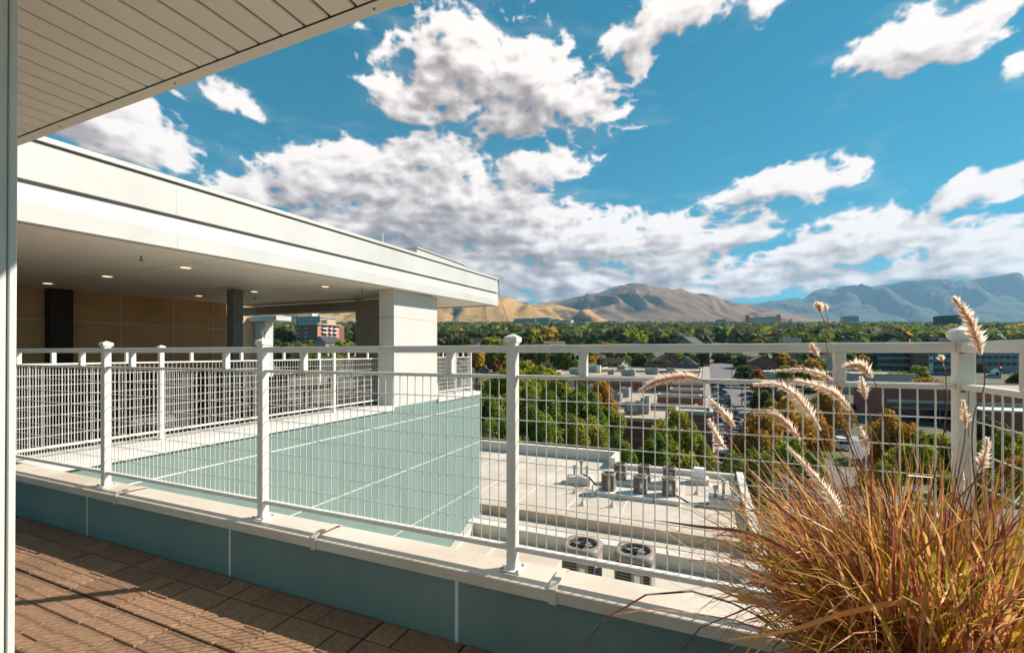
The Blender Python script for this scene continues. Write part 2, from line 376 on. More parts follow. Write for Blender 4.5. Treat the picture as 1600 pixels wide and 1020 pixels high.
def mountain(name, prof, Yr, Yf, m, seed, rough, x0, x1, nx=260, ny=60, zb=150, spurs=9):
    # ridge line from its profile at depth Yr, spurs running down towards Yf
    xs = np.linspace(x0, x1, nx); px_, py_ = zip(*prof); ys = np.interp(xs, px_, py_)
    X = (xs-800)/F*Yr; Zr = (HY-ys)/F*Yr
    mb = MB(); gul = []
    V = np.zeros((ny+8, nx, 3)); S = np.linspace(0, 1, ny)
    for j in range(ny+8):
        if j < ny:
            s = S[j]; Y = Yf+(Yr-Yf)*s
        else:
            s = 1+(j-ny+1)*.12; Y = Yr+(Yr-Yf)*(s-1)
        V[j,:,0] = X*(1-.0*s); V[j,:,1] = Y
        warp = fbm(X/900.+seed, np.full(nx, Y/900.), 4, .5, seed)
        rid = 1-np.abs(fbm(X/(1000./spurs*3.2)+warp*1.1+seed, np.full(nx, Y/3400.), 4, .42, seed+5))*3.0
        sh = s if s <= 1 else max(0, 2-s)
        body = sh**1.15*.8+.2*sh
        amp = 4*body*(1-body) if s <= 1 else .6*(s-1)*4
        amp = max(amp, 0)
        g = (rid-.25)
        z = zb+(Zr-zb)*np.clip(body+g*amp*rough, -.05, 1.0 if s < 1 else 9)
        if s > .985 and s <= 1: z = Zr
        if s > 1: z = zb+(Zr-zb)*np.clip(sh*.94, 0, 1)
        V[j,:,2] = z; gul.append(np.clip(.5-rid, -1, 1.2))
    vs = V.reshape(-1, 3); mb.v = [tuple(p) for p in vs]
    mb.f = [(j*nx+i, j*nx+i+1, (j+1)*nx+i+1, (j+1)*nx+i) for j in range(ny+7) for i in range(nx-1)]
    me = mesh(name, mb, m, smooth=True)
    a = me.attributes.new('gully', 'FLOAT', 'POINT'); a.data.foreach_set('value', np.concatenate(gul).astype(np.float32))
    return obj(name, me, kind='structure')
GOLD = [(-700,452),(-300,446),(0,452),(200,462),(330,470),(450,476),(520,470),(600,476),(680,473),(740,464),(783,467),(812,471),(835,476),(855,480),(889,481.7),(912,487),(935,499),(950,506),(1010,520),(1100,526)]
MID = [(640,480),(760,482),(820,481),(855,476),(878,470),(901,464),(927,461.6),(953,453),(973,448.6),(990,448),(1016,451.5),(1045,457),(1073,464),(1102,473),(1128,481.7),(1154,487),(1177,493),(1215,503),(1260,512),(1340,520)]
BLUE = [(900,500),(1060,492),(1120,484),(1140,481),(1159,476),(1184,475),(1209,471.6),(1234,473),(1256,467),(1272,454),(1287,451),(1319,453),(1344,451),(1359,447.5),(1397,445.6),(1428,443.4),(1450,445),(1475,442.5),(1500,442.5),(1519,436),(1537,435),(1562,439),(1587,438),(1620,436),(1700,444),(1850,430),(2100,446),(2500,440),(3100,452)]
mountain('golden_hills', GOLD, 3900, 2900, ridge_mat('dry_grass_slopes', (.50,.285,.10), (.06,.055,.025), (.30,.18,.08), .0045, -.44), 3, .46, -700, 1100, 360, 70, 150, 11)
mountain('middle_mountain', MID, 6400, 4400, ridge_mat('brown_mountain_slopes', (.27,.16,.09), (.045,.045,.03), (.18,.11,.08), .0013, -.36), 12, .42, 640, 1340, 260, 80, 230, 4.0)
mountain('blue_mountain_range', BLUE, 9600, 6900, ridge_mat('forested_mountain_slopes', (.09,.11,.09), (.04,.07,.06), (.16,.15,.13), .0009, -.9), 29, .5, 900, 3100, 320, 80, 300, 4)

# ------------------------------------------------------------------ our deck: floor, parapet, coping
DZ = -1.5
fl = MB().box(-6.4, .80, -9.0, 2.10, DZ-.2, DZ-.012)
floor = obj('deck_floor', mesh('deck_floor', fl, M_paverb), kind='structure'); floor.rotation_euler.z = ROT
U = .172; nst = MB(); pvmesh = {}
LAY = [(0,2,1,1),(1,2,2,1),(0,0,2,2),(2,1,1,1),(2,0,1,1)]
for i in range(-35, 5):
    for j in range(-8, 21):
        a0, b0 = i*3*U-.11, 2.052-(j+1)*3*U if j >= 0 else 2.052-(j+1)*3*U
        if a0+3*U > .80 or b0 > 2.0 or b0 < -8.9 or a0 < -6.3: continue
        w = wpos(a0+.25, b0+.25); vis = w.y > 2.05 and w.x > -1.25*w.y
        rnd = random.Random(i*31+j)
        fx, fy = (rnd.random() < .5), False
        for (p, q, du, dv) in LAY:
            if fx: p = 3-p-du
            g = .0035; ga = a0+p*U; gb = b0+q*U
            el, er = (g*1.8 if p == 0 else g), (g*1.8 if p+du == 3 else g); eb, et = (g*2.2 if q == 0 else g), (g*2.2 if q+dv == 3 else g)
            x0_, x1_, y0_, y1_ = ga+el, ga+du*U-er, gb+eb, gb+dv*U-et
            if y1_ > 2.052: continue
            if vis:
                key = (du, dv, p == 0, p+du == 3, q == 0, q+dv == 3)
                if key not in pvmesh:
                    pvmesh[key] = mesh('paver', MB().chamf(0, x1_-x0_, 0, y1_-y0_, -.014, 0, .004), M_paver)
                o = obj('paver', pvmesh[key], floor); o.location = (x0_, y0_, DZ+rnd.uniform(-.003, .002)); o.rotation_euler = (rnd.uniform(-.006,.006), rnd.uniform(-.006,.006), rnd.uniform(-.004,.004))
            else: nst.chamf(x0_, x1_, y0_, y1_, DZ-.014, DZ, .004)
obj('paver', mesh('paver_field', nst, M_paver), floor, kind='stuff')

CT = -1.11
wl = Thing('parapet_wall', 'low blue-green stucco parapet wall along the brown paved deck', 'wall', (-6.35, 2.06, DZ))
wl.part('wall_core', MB().box(-6.0, .80, 2.062, 2.24, -16, CT-.012).box(.82, 1.0, -9, 2.24, -16, CT-.012), M_teal)
jx = [-6.35, -4.70, -2.95, -1.195, .56, .80]
for i in range(5):
    wl.part('stucco_panel', MB().box(jx[i]+(.011 if i else 0), jx[i+1]-(.011 if i < 4 else 0), 2.052, 2.062, DZ-.01, CT-.02), M_teal)
for x in jx[1:5]: wl.part('joint_strip', MB().box(x-.0105, x+.0105, 2.0545, 2.0615, DZ-.01, CT-.02), M_joint)
for b0, b1 in ((-9,-6),(-5.98,-2.92),(-2.9,-1.2),(-1.18,.55),(.57,2.04)): wl.part('stucco_panel', MB().box(.81, .82, b0, b1, DZ-.01, CT-.02), M_teal)
seams = [-6.3, -4.22, -2.16, -.66, 1.04]
for i in range(4):
    a0, a1 = seams[i]+.002, seams[i+1]-.002
    z = CT+(.0015 if i % 2 else 0)
    o = wl.part('coping_panel', MB().ext([(2.018,z-.058),(2.022,z-.060),(2.026,z-.012),(2.235,z-.012),(2.235,z-.05),(2.240,z-.05),(2.240,z),(2.024,z),(2.018,z-.004)], 'a', a0, a1), M_cop)
    for k in range(5):
        a = a0+.16+k*(a1-a0-.3)/4
        wl.part('screw', MB().lathe([(.0001,.004),(.0055,.0035),(.007,0)], (0,0,0), 8), M_screw, parent=o).matrix_local = Matrix.Translation((a+6.35, 2.0178-2.06, z-.034-DZ)) @ Matrix.Rotation(R(90), 4, 'X')
for x in seams[1:4]:
    # folded cover strip over the joint: flat on top, standing up in the middle
    wl.part('seam_cover', MB().ext([(2.013,CT-.064),(2.016,CT-.064),(2.019,CT+.002),(2.05,CT+.022),(2.20,CT+.020),(2.238,CT+.004),(2.238,CT+.007),(2.20,CT+.025),(2.05,CT+.028),(2.013,CT+.006)], 'a', x-.016, x+.022), M_cop)
wl.part('coping_panel', MB().ext([(.792,CT-.06),(.797,CT-.06),(.80,CT-.012),(1.04,CT-.012),(1.04,CT),(.797,CT)], 'b', -9, 2.0155), M_cop)
# water stains of the coping: thin rusty film where the photo shows brown streaks
# ------------------------------------------------------------------ railings
RT = .039; MR0, MR1 = -.132, -.113; BR0, BR1 = -1.012, -.985
def railing(name, label, p0, direction, posts, end_post=True, group=None, mid=True, sp=.0515, wr=.0027, corner=False):
    """posts: distances along direction ('a' or 'b') from p0 where posts stand"""
    th = Thing(name, label, 'railing', (p0[0], p0[1], CT), group)
    A, Bq = p0
    def bx(mb, t0, t1, w, z0, z1):
        if direction == 'a': return mb.box(A+t0, A+t1, Bq-w, Bq+w, z0, z1)
        return mb.box(A-w, A+w, Bq+t0, Bq+t1, z0, z1)
    def P(t, z, o=0): return (A+t, Bq+o, z) if direction == 'a' else (A+o, Bq+t, z)
    h = .0254
    for t in posts:
        pm = MB(); bx(pm, t-h, t+h, h, CT+.006, .052)
        post = th.part('post', pm, M_white, bevel=.003)
        c = MB(); cx = P(t, 0)
        prof = [(h+.001,.047),(h+.009,.056),(h+.011,.072),(h+.008,.080),(h+.004,.083),(.001,.098)]
        vs = []; 
        for r, z in prof: vs += [(cx[0]-r,cx[1]-r,z),(cx[0]+r,cx[1]-r,z),(cx[0]+r,cx[1]+r,z),(cx[0]-r,cx[1]+r,z)]
        c.add(vs, [(i*4+k, i*4+(k+1)%4, i*4+4+(k+1)%4, i*4+4+k) for i in range(len(prof)-1) for k in range(4)]+[(3,2,1,0),(20,21,22,23)])
        th.part('post_cap', c, M_white, parent=post)
        bp = th.part('base_plate', MB().box(cx[0]-.056, cx[0]+.056, cx[1]-.050, cx[1]+.050, CT+.001, CT+.009), M_white, parent=post, bevel=.002)
        for sx_ in (-1, 1):
            for sy_ in (-1, 1):
                th.part('anchor_bolt', MB().lathe([(.008,0),(.008,.006),(.004,.009)], (cx[0]+sx_*.043, cx[1]+sy_*.037, CT+.009), 7), M_screw, parent=post)
    for i in range(len(posts)-1):
        t0, t1 = posts[i]+h+.0005, posts[i+1]-h-.0005; L_ = t1-t0
        m = MB(); bx(m, t0, t1, .019, 0, RT); th.part('top_rail', m, M_white, bevel=.0035)
        m = MB(); bx(m, t0, t1, .016, MR0, MR1); th.part('middle_rail', m, M_white, bevel=.003)
        m = MB(); bx(m, t0, t1, .016, BR0, BR1); th.part('bottom_rail', m, M_white, bevel=.003)
        for t in (t0+.345, t1-.345) if L_ > 1.2 else (t0+L_/2,):
            m = MB(); bx(m, t-.019, t+.019, .0185, MR1+.0005, -.0005); th.part('baluster', m, M_white, bevel=.003)
        w = MB(); n = int(round(L_/sp)); 
        for k in range(1, n):
            t = t0+L_*k/n; w.tube([P(t, BR1-.006), P(t, MR0+.006)], wr, 6, cap=False)
        for k in range(1, 8):
            z = BR1+(MR0-BR1)*k/8; w.tube([P(t0-.003, z, .0052), P(t1+.003, z, .0052)], wr, 6, cap=False)
        th.part('wire_mesh', w, M_white, smooth=True)
    return th
B0 = 2.14
SPN = 1.865
railing('railing', 'near white metal railing with wire mesh on the coping, four bays across the photo', (.853, B0), 'a', [-7.33, -5.459, -3.593, -1.766, 0])
rt = railing('railing', 'short white railing turning towards the viewer behind the ornamental grass', (0.853, B0), 'b', [-9.35, -7.48, -5.61, -3.75, -1.88, 0])
# the shared corner post belongs to the first railing: drop the second copy
kill = [o for o in rt.o.children if o.name.startswith('post') and abs(o.data.vertices[0].co.y) < .1 and 'cap' not in o.name]
for o in kill:
    for c in list(o.children): bpy.data.objects.remove(c)
    bpy.data.objects.remove(o)
# rust streaks run from the rail joints on the corner post
rail0 = [o for o in bpy.data.objects if o.name == 'railing'][0]
for (o_, z0, z1, w) in ((-.012,-.004,.004,.016),(.004,-.30,-.135,.0022),(-.010,-.142,-.134,.014)):
    obj('rust_streak', mesh('rust_streak', MB().box(0.853+o_-w/2, 0.853+o_+w/2, B0-.0262, B0-.0255, z0, z1), M_rust, (0.853, B0, CT)), rail0)

# ------------------------------------------------------------------ column and roof over the viewer
H1 = 1.30; D1 = 1.39
cl_ = Thing('column', 'white square column at the left edge of the photo', 'column', (-1.9, .4, DZ))
lean = lambda mb: setattr(mb, 'v', [(v[0]+.0125*v[2]*1.0, v[1], v[2]) for v in mb.v])
m = MB().box(-2.06, -1.700, .15, .583, DZ, H1-.001); lean(m); cl_.part('shaft', m, mat('column_paint', (.74,.72,.68), .55, .06, 3, bump=.1, bscale=30), bevel=.004)
m = MB().box(-1.698, -1.690, .150, .570, DZ, H1-.002); lean(m); cl_.part('cladding_sheet', m, MATS['column_paint'], bevel=.002)
m = MB().box(-1.698, -1.684, .5715, .587, DZ, H1-.002); lean(m); cl_.part('corner_trim', m, MATS['column_paint'], bevel=.002)
rf = Thing('roof_overhang', 'beige panelled roof overhang directly above the viewer', 'roof', (-2, 0, H1))
rf.part('roof_slab', MB().box(-5.3, 2.6, -1.4, D1-.004, H1+.03, H1+.45), M_fasc)
rf.part('soffit_backing', MB().box(-5.28, 2.58, -1.38, D1-.05, H1+.012, H1+.029), M_soffbk)
pm_ = mesh('soffit_panel', MB().ext([(0,.0105),(0,.0035),(.0035,0),(.1155,0),(.119,.0035),(.119,.0105)], 'b', -1.37, D1-.058), M_soff)
for k in range(60):
    a = -5.25+k*.1305; o = obj('soffit_panel', pm_, rf.o); o.location = (a+2, 0, .0); o.rotation_euler = (0,0,0)
segs = [-5.3, -1.02, 2.6]
for i in range(2):
    rf.part('edge_trim', MB().ext([(D1-.052,H1-.004),(D1,H1-.004),(D1,H1+.46),(D1-.003,H1+.46),(D1-.003,H1-.0015),(D1-.052,H1-.0015)], 'a', segs[i], segs[i+1]-.003), M_soff)
rf.part('trim_lap', MB().box(-1.05, -.88, D1-.06, D1+.003, H1-.007, H1-.0045), M_soff)
for a in (-4.4, -3.4, -2.35, -1.15, 0.2):
    rf.part('screw', MB().lathe([(.006,0),(.005,-.003)], (a, D1-.026, H1-.0045), 8), M_screw)

# ------------------------------------------------------------------ neighbour wing: teal wall, railing, roof canopy
def zc(b, off=0): return 1.20+.02*(b-2.02)+off       # underside of the canopy fascia
WF = -6.05; WE = 11.72
tw = Thing('wing_wall', 'tall sunlit blue-green stucco wall with thin white joint lines below the far railing', 'wall', (WF, 4, -14))
GR = [-1.50, -2.58, -3.86, -5.1]
tw.part('wall_core', MB().box(-6.62, WF-.012, 2.27, WE, -14, CT-.02), M_teal)
bcs = [2.27, 5.4, 8.62, WE]
for zi in range(4):
    z1 = CT-.02 if zi == 0 else GR[zi-1]-.008; z0 = GR[zi]+.008
    for k in range(3):
        tw.part('stucco_panel', MB().box(WF-.012, WF, bcs[k]+(.004 if k else 0), bcs[k+1]-(.004 if k < 2 else 0), z0, z1), M_teal)
tw.part('stucco_panel', MB().box(WF-.012, WF, 2.27, WE, -14, GR[3]-.008), M_teal)
for z in GR: tw.part('joint_strip', MB().box(WF-.009, WF-.001, 2.28, WE, z-.0075, z+.0075), M_joint)
for k, b in enumerate(bcs[1:3]): tw.part('joint_strip', MB().box(WF-.0095, WF-.003, b-.003, b+.003, -5.09, CT-.02), M_joint)
tw.part('corner_bead', MB().box(WF-.03, WF+.004, WE+.001, WE+.012, -14, CT-.11), M_joint)
for b0, b1 in ((2.245, 4.9), (4.905, 7.775), (9.47, WE+.04)):
    tw.part('coping_panel', MB().ext([(WF+.03,CT-.10),(WF+.026,CT),(-6.72,CT+.006),(-6.72,CT-.05),(-6.70,CT-.05),(-6.70,CT-.012),(WF+.0,CT-.018),(WF+.02,CT-.10)], 'b', b0, b1), M_coplit)
railing('railing', 'far white railing on the wing terrace beyond the blue-green wall', (-6.40, 2.14), 'b', [.0, 1.41, 2.87, 4.33, 5.62])
railing('railing', 'short white railing piece beyond the white pier', (-6.30, 9.52), 'b', [.0, 1.23, 2.12])
railing('railing', 'white railing across the far end of the wing terrace', (-12.1, 11.6), 'a', [0, 1.9, 3.8, 5.75])
td = Thing('wing_terrace', 'shaded terrace floor behind the far railing', 'terrace', (-9, 6, DZ))
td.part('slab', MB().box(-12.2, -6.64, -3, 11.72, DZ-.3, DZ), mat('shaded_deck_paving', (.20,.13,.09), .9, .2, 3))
pr = Thing('pier', 'white clad pier carrying the far roof canopy', 'pier', (-6.2, 8.6, CT))
PZ = CT-.04
pr.part('core', MB().box(-6.40, -6.07, 7.80, 9.44, PZ, zc(8.6,.02)), M_cladw)
zz = [PZ, -.02, .75, zc(8.6, .015)]
for k in range(3):
    pr.part('cladding_panel', MB().box(-6.07, -6.045, 7.79, 9.455, zz[k]+(.002 if k else 0), zz[k+1]-.002), M_cladw)
    pr.part('cladding_panel', MB().box(-6.42, -6.071, 7.775, 7.80, zz[k]+(.006 if k else 0), zz[k+1]-.006), M_taupe if False else M_cladw)
rp = Thing('pier', 'shaded taupe pier standing behind the white one under the canopy', 'pier', (-7.3, 9.1, DZ))
for k, (z0, z1) in enumerate(((DZ, -.35), (-.34, .80), (.81, 1.33))):
    rp.part('cladding_panel', MB().box(-8.18, -6.45, 9.0, 9.25, z0, z1), M_taupe)
bmT = Thing('roof_beam', 'dark taupe beam under the far end of the canopy', 'beam', (-10.3, 9.2, 1.1))
bmT.part('beam_face', MB().box(-12.7, -8.185, 9.15, 9.40, 1.10, 1.33), M_taupe)
# building wall
wb = Thing('terrace_wall', 'brown stucco wall with pale joint lines under the canopy', 'wall', (-12.2, 5, DZ))
wb.part('wall_core', MB().box(-12.6, -12.235, -3, 8.42, DZ, 1.5), M_tan)
gl = [-3, 1.4, 3.1, 5.956, 7.06, 8.05, 8.42]; 
for i in range(6):
    for (z0, z1) in ((-.45, .645), (.662, 1.42)):
        wb.part('stucco_panel', MB().box(-12.235, -12.215+(-.006 if i < 3 else 0), gl[i]+.007, gl[i+1]-.007, z0, z1), M_tan)
for b in gl[1:6]: wb.part('joint_strip', MB().box(-12.234, -12.217, b-.006, b+.006, -.45, 1.42), M_joint)
wb.part('joint_strip', MB().box(-12.234, -12.219, -3, 8.42, .646, .661), M_joint)
wb.part('dark_pilaster', MB().box(-12.213, -12.0, 4.66, 5.02, DZ, 1.3), M_dark)
wb.part('wainscot', MB().box(-12.215, -12.15, -3, 8.42, DZ, -.46), M_dark)
for k in range(14): wb.part('wainscot_panel', MB().box(-12.148, -12.13, -1.0+k*.66, -1.0+k*.66+.60, DZ+.08, -.5), M_dark)
ds = Thing('steel_post', 'dark grey square steel post under the canopy in front of the brown wall', 'post', (-8.85, 6.25, DZ))
ds.part('shaft', MB().box(-8.95, -8.75, 6.17, 6.38, DZ, .62), M_steel, bevel=.004); ds.part('upper_shaft', MB().box(-8.952, -8.748, 6.168, 6.382, .625, zc(6.25)), M_steel, bevel=.004)
# canopy
NB, FB = -1.0, 12.35
cp = Thing('roof_canopy', 'long white flat roof canopy over the wing terrace', 'roof', (-5.75, 6, 1.2))
def sl_(mb, a0, a1, o0, o1, b0=NB, b1=FB): # a sloping long box between offsets above the fascia's underside
    z0 = zc(b0, o0); z1 = zc(b0, o1); return mb.box(a0, a1, b0, b1, z0, z1, zs=.02*(b1-b0))
sg = [NB, 3.36, 8.0, FB]
for i in range(3):
    b0, b1 = sg[i], sg[i+1]-.002
    cp.part('fascia_panel', sl_(MB(), -5.83, -5.765, .40, .765, b0, b1), M_fasc)
    q = .02*(b1-b0); z = zc(b0)
    cp.part('lower_fascia', MB().add([(-5.83,b0,z),(-5.735,b0,z),(-5.735,b0,z+.185),(-5.755,b0,z+.20),(-5.77,b0,z+.355),(-5.83,b0,z+.355),(-5.83,b1,z+q),(-5.735,b1,z+q),(-5.735,b1,z+.185+q),(-5.755,b1,z+.20+q),(-5.77,b1,z+.355+q),(-5.83,b1,z+.355+q)],
        [(5,4,3,2,1,0),(6,7,8,9,10,11)]+[(k,(k+1)%6,(k+1)%6+6,k+6) for k in range(6)]), M_fasc)
    cp.part('roof_cap', sl_(MB(), -5.85, -5.735, .785, .835, b0, b1), M_fasc)
cp.part('reveal', sl_(MB(), -5.86, -5.832, .0, .80, NB, FB-.01), M_groove)
cp.part('reveal', sl_(MB(), -5.83, -5.80, .356, .399, NB, FB-.01), M_groove)
cp.part('reveal', sl_(MB(), -5.84, -5.80, .766, .784, NB, FB-.01), M_groove)
cp.part('roof_slab', sl_(MB(), -12.9, -5.862, .10, .74, NB, FB-.02), M_fasc)
cp.part('end_fascia', MB().box(-12.9, -5.86, FB-.018, FB+.03, zc(FB,.0), zc(FB,.8)), M_fasc)
sp_ = MB().ext([(0,.010),(0,.006),(.006,0),(.137,0),(.143,.006),(.143,.010)], 'b', 0, 1)
def soff_row(b0, b1):
    me = bpy.data.meshes.new('soffit_panel'); q = .02*(b1-b0)
    me.from_pydata([(v[0], b0+(b1-b0)*v[1], v[2]+zc(b0+(b1-b0)*v[1], .035)) for v in sp_.v], [], sp_.f); me.materials.append(M_soff); me.update()
    for k in range(42):
        a = -5.99-k*.156-.143
        o = obj('soffit_panel', me, cp.o); o.location = (a-cp.base[0], -cp.base[1], -cp.base[2])
for b0, b1 in ((-.9, 4.12), (4.14, 6.66), (6.68, FB-.06)): soff_row(b0, b1)
cp.part('soffit_border', sl_(MB(), -5.985, -5.832, .012, .034, NB, FB-.03), M_soff)
cp.part('soffit_gap_backing', sl_(MB(), -12.5, -5.99, .05, .09, NB, FB-.03), M_soffbk)
M_lamp = bpy.data.materials.new('warm_lamp'); M_lamp.use_nodes = True
pb = M_lamp.node_tree.nodes['Principled BSDF']; pb.inputs['Emission Color'].default_value = (1,.75,.42,1); pb.inputs['Emission Strength'].default_value = .9; pb.inputs['Base Color'].default_value = (.8,.7,.5,1)
labs = ['nearest the column at far left','second from the left in the first row','third in the first row','left one of the second row','middle one of the second row','right one of the second row']
for i, (a, b) in enumerate(((-11.06,4.26),(-9.14,4.26),(-7.12,4.28),(-10.8,6.78),(-8.95,6.78),(-6.98,6.83))):
    t = Thing('downlight', 'round recessed warm downlight in the canopy soffit, '+labs[i], 'downlight', (a, b, zc(b,.03)), 'recessed downlights in the canopy soffit')
    z = zc(b, .028)
    t.part('trim_ring', MB().lathe([(.07,-.010),(.092,-.006),(.092,.008),(.07,.008)], (a,b,z), 20), M_white)
    t.part('lamp', MB().lathe([(.001,-.016),(.045,-.015),(.069,-.0105),(.069,.006)], (a,b,z), 20), M_lamp)
for i, (a, b, l) in enumerate(((-6.81,3.54,'near the canopy edge above the first light row'),(-10.0,7.6,'deep under the canopy before the steel post'),(-6.6,7.45,'in front of the white pier'))):
    t = Thing('sprinkler_head', 'small dark sprinkler head '+l, 'sprinkler', (a, b, zc(b)), 'sprinkler heads in the soffit'); z = zc(b)
    t.part('stem', MB().tube([(a,b,z+.035),(a,b,z-.02)], .008, 6), M_pole); t.part('deflector', MB().lathe([(.03,-.022),(.03,-.018)], (a,b,z), 12), M_pole)
rbx = Thing('roof_curb', 'white low curb box on top of the canopy roof', 'roof curb', (-6.0, 9.5, 2.1))
rbx.part('curb_face', MB().box(-7.4, -6.0, 8.55, 10.75, 2.05, 2.36), M_fasc); rbx.part('cap_sheet', MB().box(-7.43, -5.97, 8.52, 10.78, 2.362, 2.385), M_fasc)
vr = Thing('vent_rod', 'thin white rod standing on the canopy roof edge', 'rod', (-5.9, 7.1, 2.0)); vr.part('rod', MB().tube([(-5.9,7.25,2.05),(-5.9,7.25,2.37)], .012, 6), M_white); vr.part('rod_foot', MB().box(-5.93,-5.87,7.22,7.28,2.08,2.13), M_white)
cb = Thing('hanging_cable', 'thin dark cable loops hanging from the far corner of the canopy', 'cable', (-5.8, 12.4, 2))
pts = [(-5.78+.05*math.sin(t*3), 12.42+.42*t-.0, 1.95-.0-1.55*math.sin(math.pi*min(1,t))**.8) for t in np.linspace(0, 1, 16)]
cb.part('cable', MB().tube([(-5.76,12.41,2.13),(-5.74,12.45,1.7),(-5.62,12.6,1.2),(-5.55,12.7,.95),(-5.70,12.55,.86),(-5.95,12.3,.86),(-6.1,12.2,1.0),(-6.12,12.2,1.41)], .007, 5), M_pole)
cb.part('clip', MB().box(-5.78,-5.73,12.385,12.44,2.1,2.2), M_galv)
# neighbour block seen through the end of the terrace
nb_ = Thing('stucco_block', 'sunlit tan stucco building corner with a white corner trim seen under the canopy', 'building', (-20, 13.5, -14))
nb_.part('wall', MB().box(-26, -18.2, 13.05, 13.78, -14, 1.60), M_tan2)
nb_.part('corner_pilaster', MB().box(-18.6, -17.55, 13.80, 14.2, -14, 1.35), M_fasc)
nb_.part('eave', MB().box(-18.15, -16.5, 13.5, 14.25, 1.36, 1.56), M_fasc)
nb_.part('downspout', MB().tube([(-17.0,13.72,1.34),(-17.1,13.72,1.15),(-17.62,13.73,.95),(-17.62,13.73,-1.5)], .05, 8), M_joint)
# terrace furniture
def chair(a, b, rz, lab):
    t = Thing('patio_chair', lab, 'chair', (a,b,DZ), 'dark wicker chairs on the shaded terrace'); t.o.rotation_euler.z = ROT+rz
    t.base = (0,0,0)
    for sx_ in (-.26,.26):
        for sy_ in (-.25,.25): t.part('leg', MB().tube([(sx_,sy_,0),(sx_*.95,sy_*.95,.42)], .02, 6), M_wicker)
    t.part('seat', MB().chamf(-.30,.30,-.29,.29,.36,.44,.02), M_wicker); t.part('cushion', MB().chamf(-.27,.27,-.26,.26,.442,.50,.02), mat('grey_cushion',(.16,.15,.17),.9,.1))
    t.part('backrest', MB().ext([(.27,.42),(.33,.42),(.40,.92),(.35,.93)], 'a', -.29, .29), M_wicker)
    for sx_ in (-.31,.27): t.part('armrest', MB().box(sx_, sx_+.04, -.26, .32, .60, .64).box(sx_+.005,sx_+.035,-.24,-.20,.44,.60), M_wicker)
for i, (a, b, r, l) in enumerate(((-8.0,4.3,1.2,'turned to the rail, left of the parasol base'),(-7.7,6.0,-1.9,'beside the round table, its back to the rail'),(-9.3,7.4,.4,'close to the steel post'),(-7.5,8.0,2.4,'in front of the taupe pier'),(-8.6,10.2,.3,'at the far end of the terrace'))):
    chair(a, b, r, 'dark brown wicker armchair '+l)
tb = Thing('patio_table', 'round dark patio table behind the far railing', 'table', (-8.4, 5.2, DZ))
tb.part('tabletop', MB().lathe([(.55,.70),(.56,.72),(.55,.74)], (-8.4,5.2,DZ), 24), M_wicker); tb.part('pedestal', MB().lathe([(.28,0),(.27,.03),(.04,.06),(.04,.70)], (-8.4,5.2,DZ), 14), M_steel)
tb = Thing('patio_table', 'square dark dining table further along the terrace', 'table', (-8.3, 7.6, DZ))
tb.part('tabletop', MB().box(-8.75,-7.85,7.1,8.1,DZ+.70,DZ+.74), M_wicker)
for p in ((-8.7,7.15),(-7.9,7.15),(-8.7,8.05),(-7.9,8.05)): tb.part('leg', MB().tube([(p[0],p[1],DZ),(p[0],p[1],DZ+.70)], .025, 6), M_wicker)
gr_ = Thing('storage_cabinet', 'dark cabinet standing against the brown terrace wall', 'cabinet', (-11.7, 2.8, DZ))
gr_.part('body', MB().box(-12.1,-11.4,1.6,4.2,DZ,DZ+.95), M_dark); gr_.part('worktop', MB().box(-12.12,-11.36,1.58,4.22,DZ+.952,DZ+.99), M_steel)
for k in range(4): gr_.part('door', MB().box(-11.398,-11.38,1.63+k*.64,1.63+k*.64+.61,DZ+.06,DZ+.9), M_dark)
wp = Thing('slanting_board', 'slanting brown plank beside the steel post', 'plank', (-9.4, 6.0, DZ))
wp.part('plank', MB().ext([(5.60,-.62),(5.78,-.62),(6.15,-.02),(6.15,.14)], 'a', -9.45, -9.40), M_board); wp.part('batten', MB().ext([(5.74,-.5),(5.78,-.5),(6.10,-.04),(6.08,-.02)], 'a', -9.395, -9.375), M_board)  # slanting slab with a thin strip, in one brown tone
pt = Thing('plant_pot', 'large cream glazed pot behind the short railing piece by the pier', 'pot', (-6.95, 10.3, DZ))
pt.part('bowl', MB().lathe([(.20,0),(.32,.15),(.37,.42),(.33,.62),(.34,.66),(.30,.66),(.28,.60)], (-6.95,10.3,DZ+.0), 24), M_pot, smooth=True); pt.part('soil', MB().lathe([(.001,.58),(.285,.58),(.285,.57)], (-6.95,10.3,DZ), 16), M_paverb)

# ------------------------------------------------------------------ the roofs below
ZL, ZN = -7.35, -4.98
lr = Thing('lower_roof', 'pale flat membrane roof below the railing with condensers and vents on it', 'roof', (-5, 20, -14))
lr.part('near_roof', MB().box(-6.04, 1.85, 2.3, 11.0, -14, ZN), M_roof)
lr.part('low_strip', MB().box(-15.3, 1.5, 11.32, 18.7, -14, ZL), M_roof)
lr.part('raised_roof', MB().box(-15.3, 1.49, 18.7, 29.2, -14, -7.0), M_roof)
lr.part('step_flashing', MB().ext([(18.64,ZL),(18.69,ZL),(18.69,-7.0),(18.95,-6.985),(18.95,-6.97),(18.66,-6.97),(18.64,-7.0)], 'a', -15.2, 1.48), mat('stained_flashing', (.60,.50,.41), .7, .2, 1.5, c2=(.50,.33,.20)))
for k in range(7): lr.part('membrane_seam', MB().box(-15.2+k*2.35, -15.12+k*2.35, 18.97, 29.15, -7.0, -6.993), M_par)
for k in range(4): lr.part('membrane_seam', MB().box(-15.2, 1.47, 20.6+k*2.3, 20.66+k*2.3, -6.9995, -6.9945), M_par)
for k in range(4): lr.part('membrane_seam', MB().box(-5.0+k*1.8, -4.93+k*1.8, 2.4, 10.98, ZN, ZN+.006), M_par)
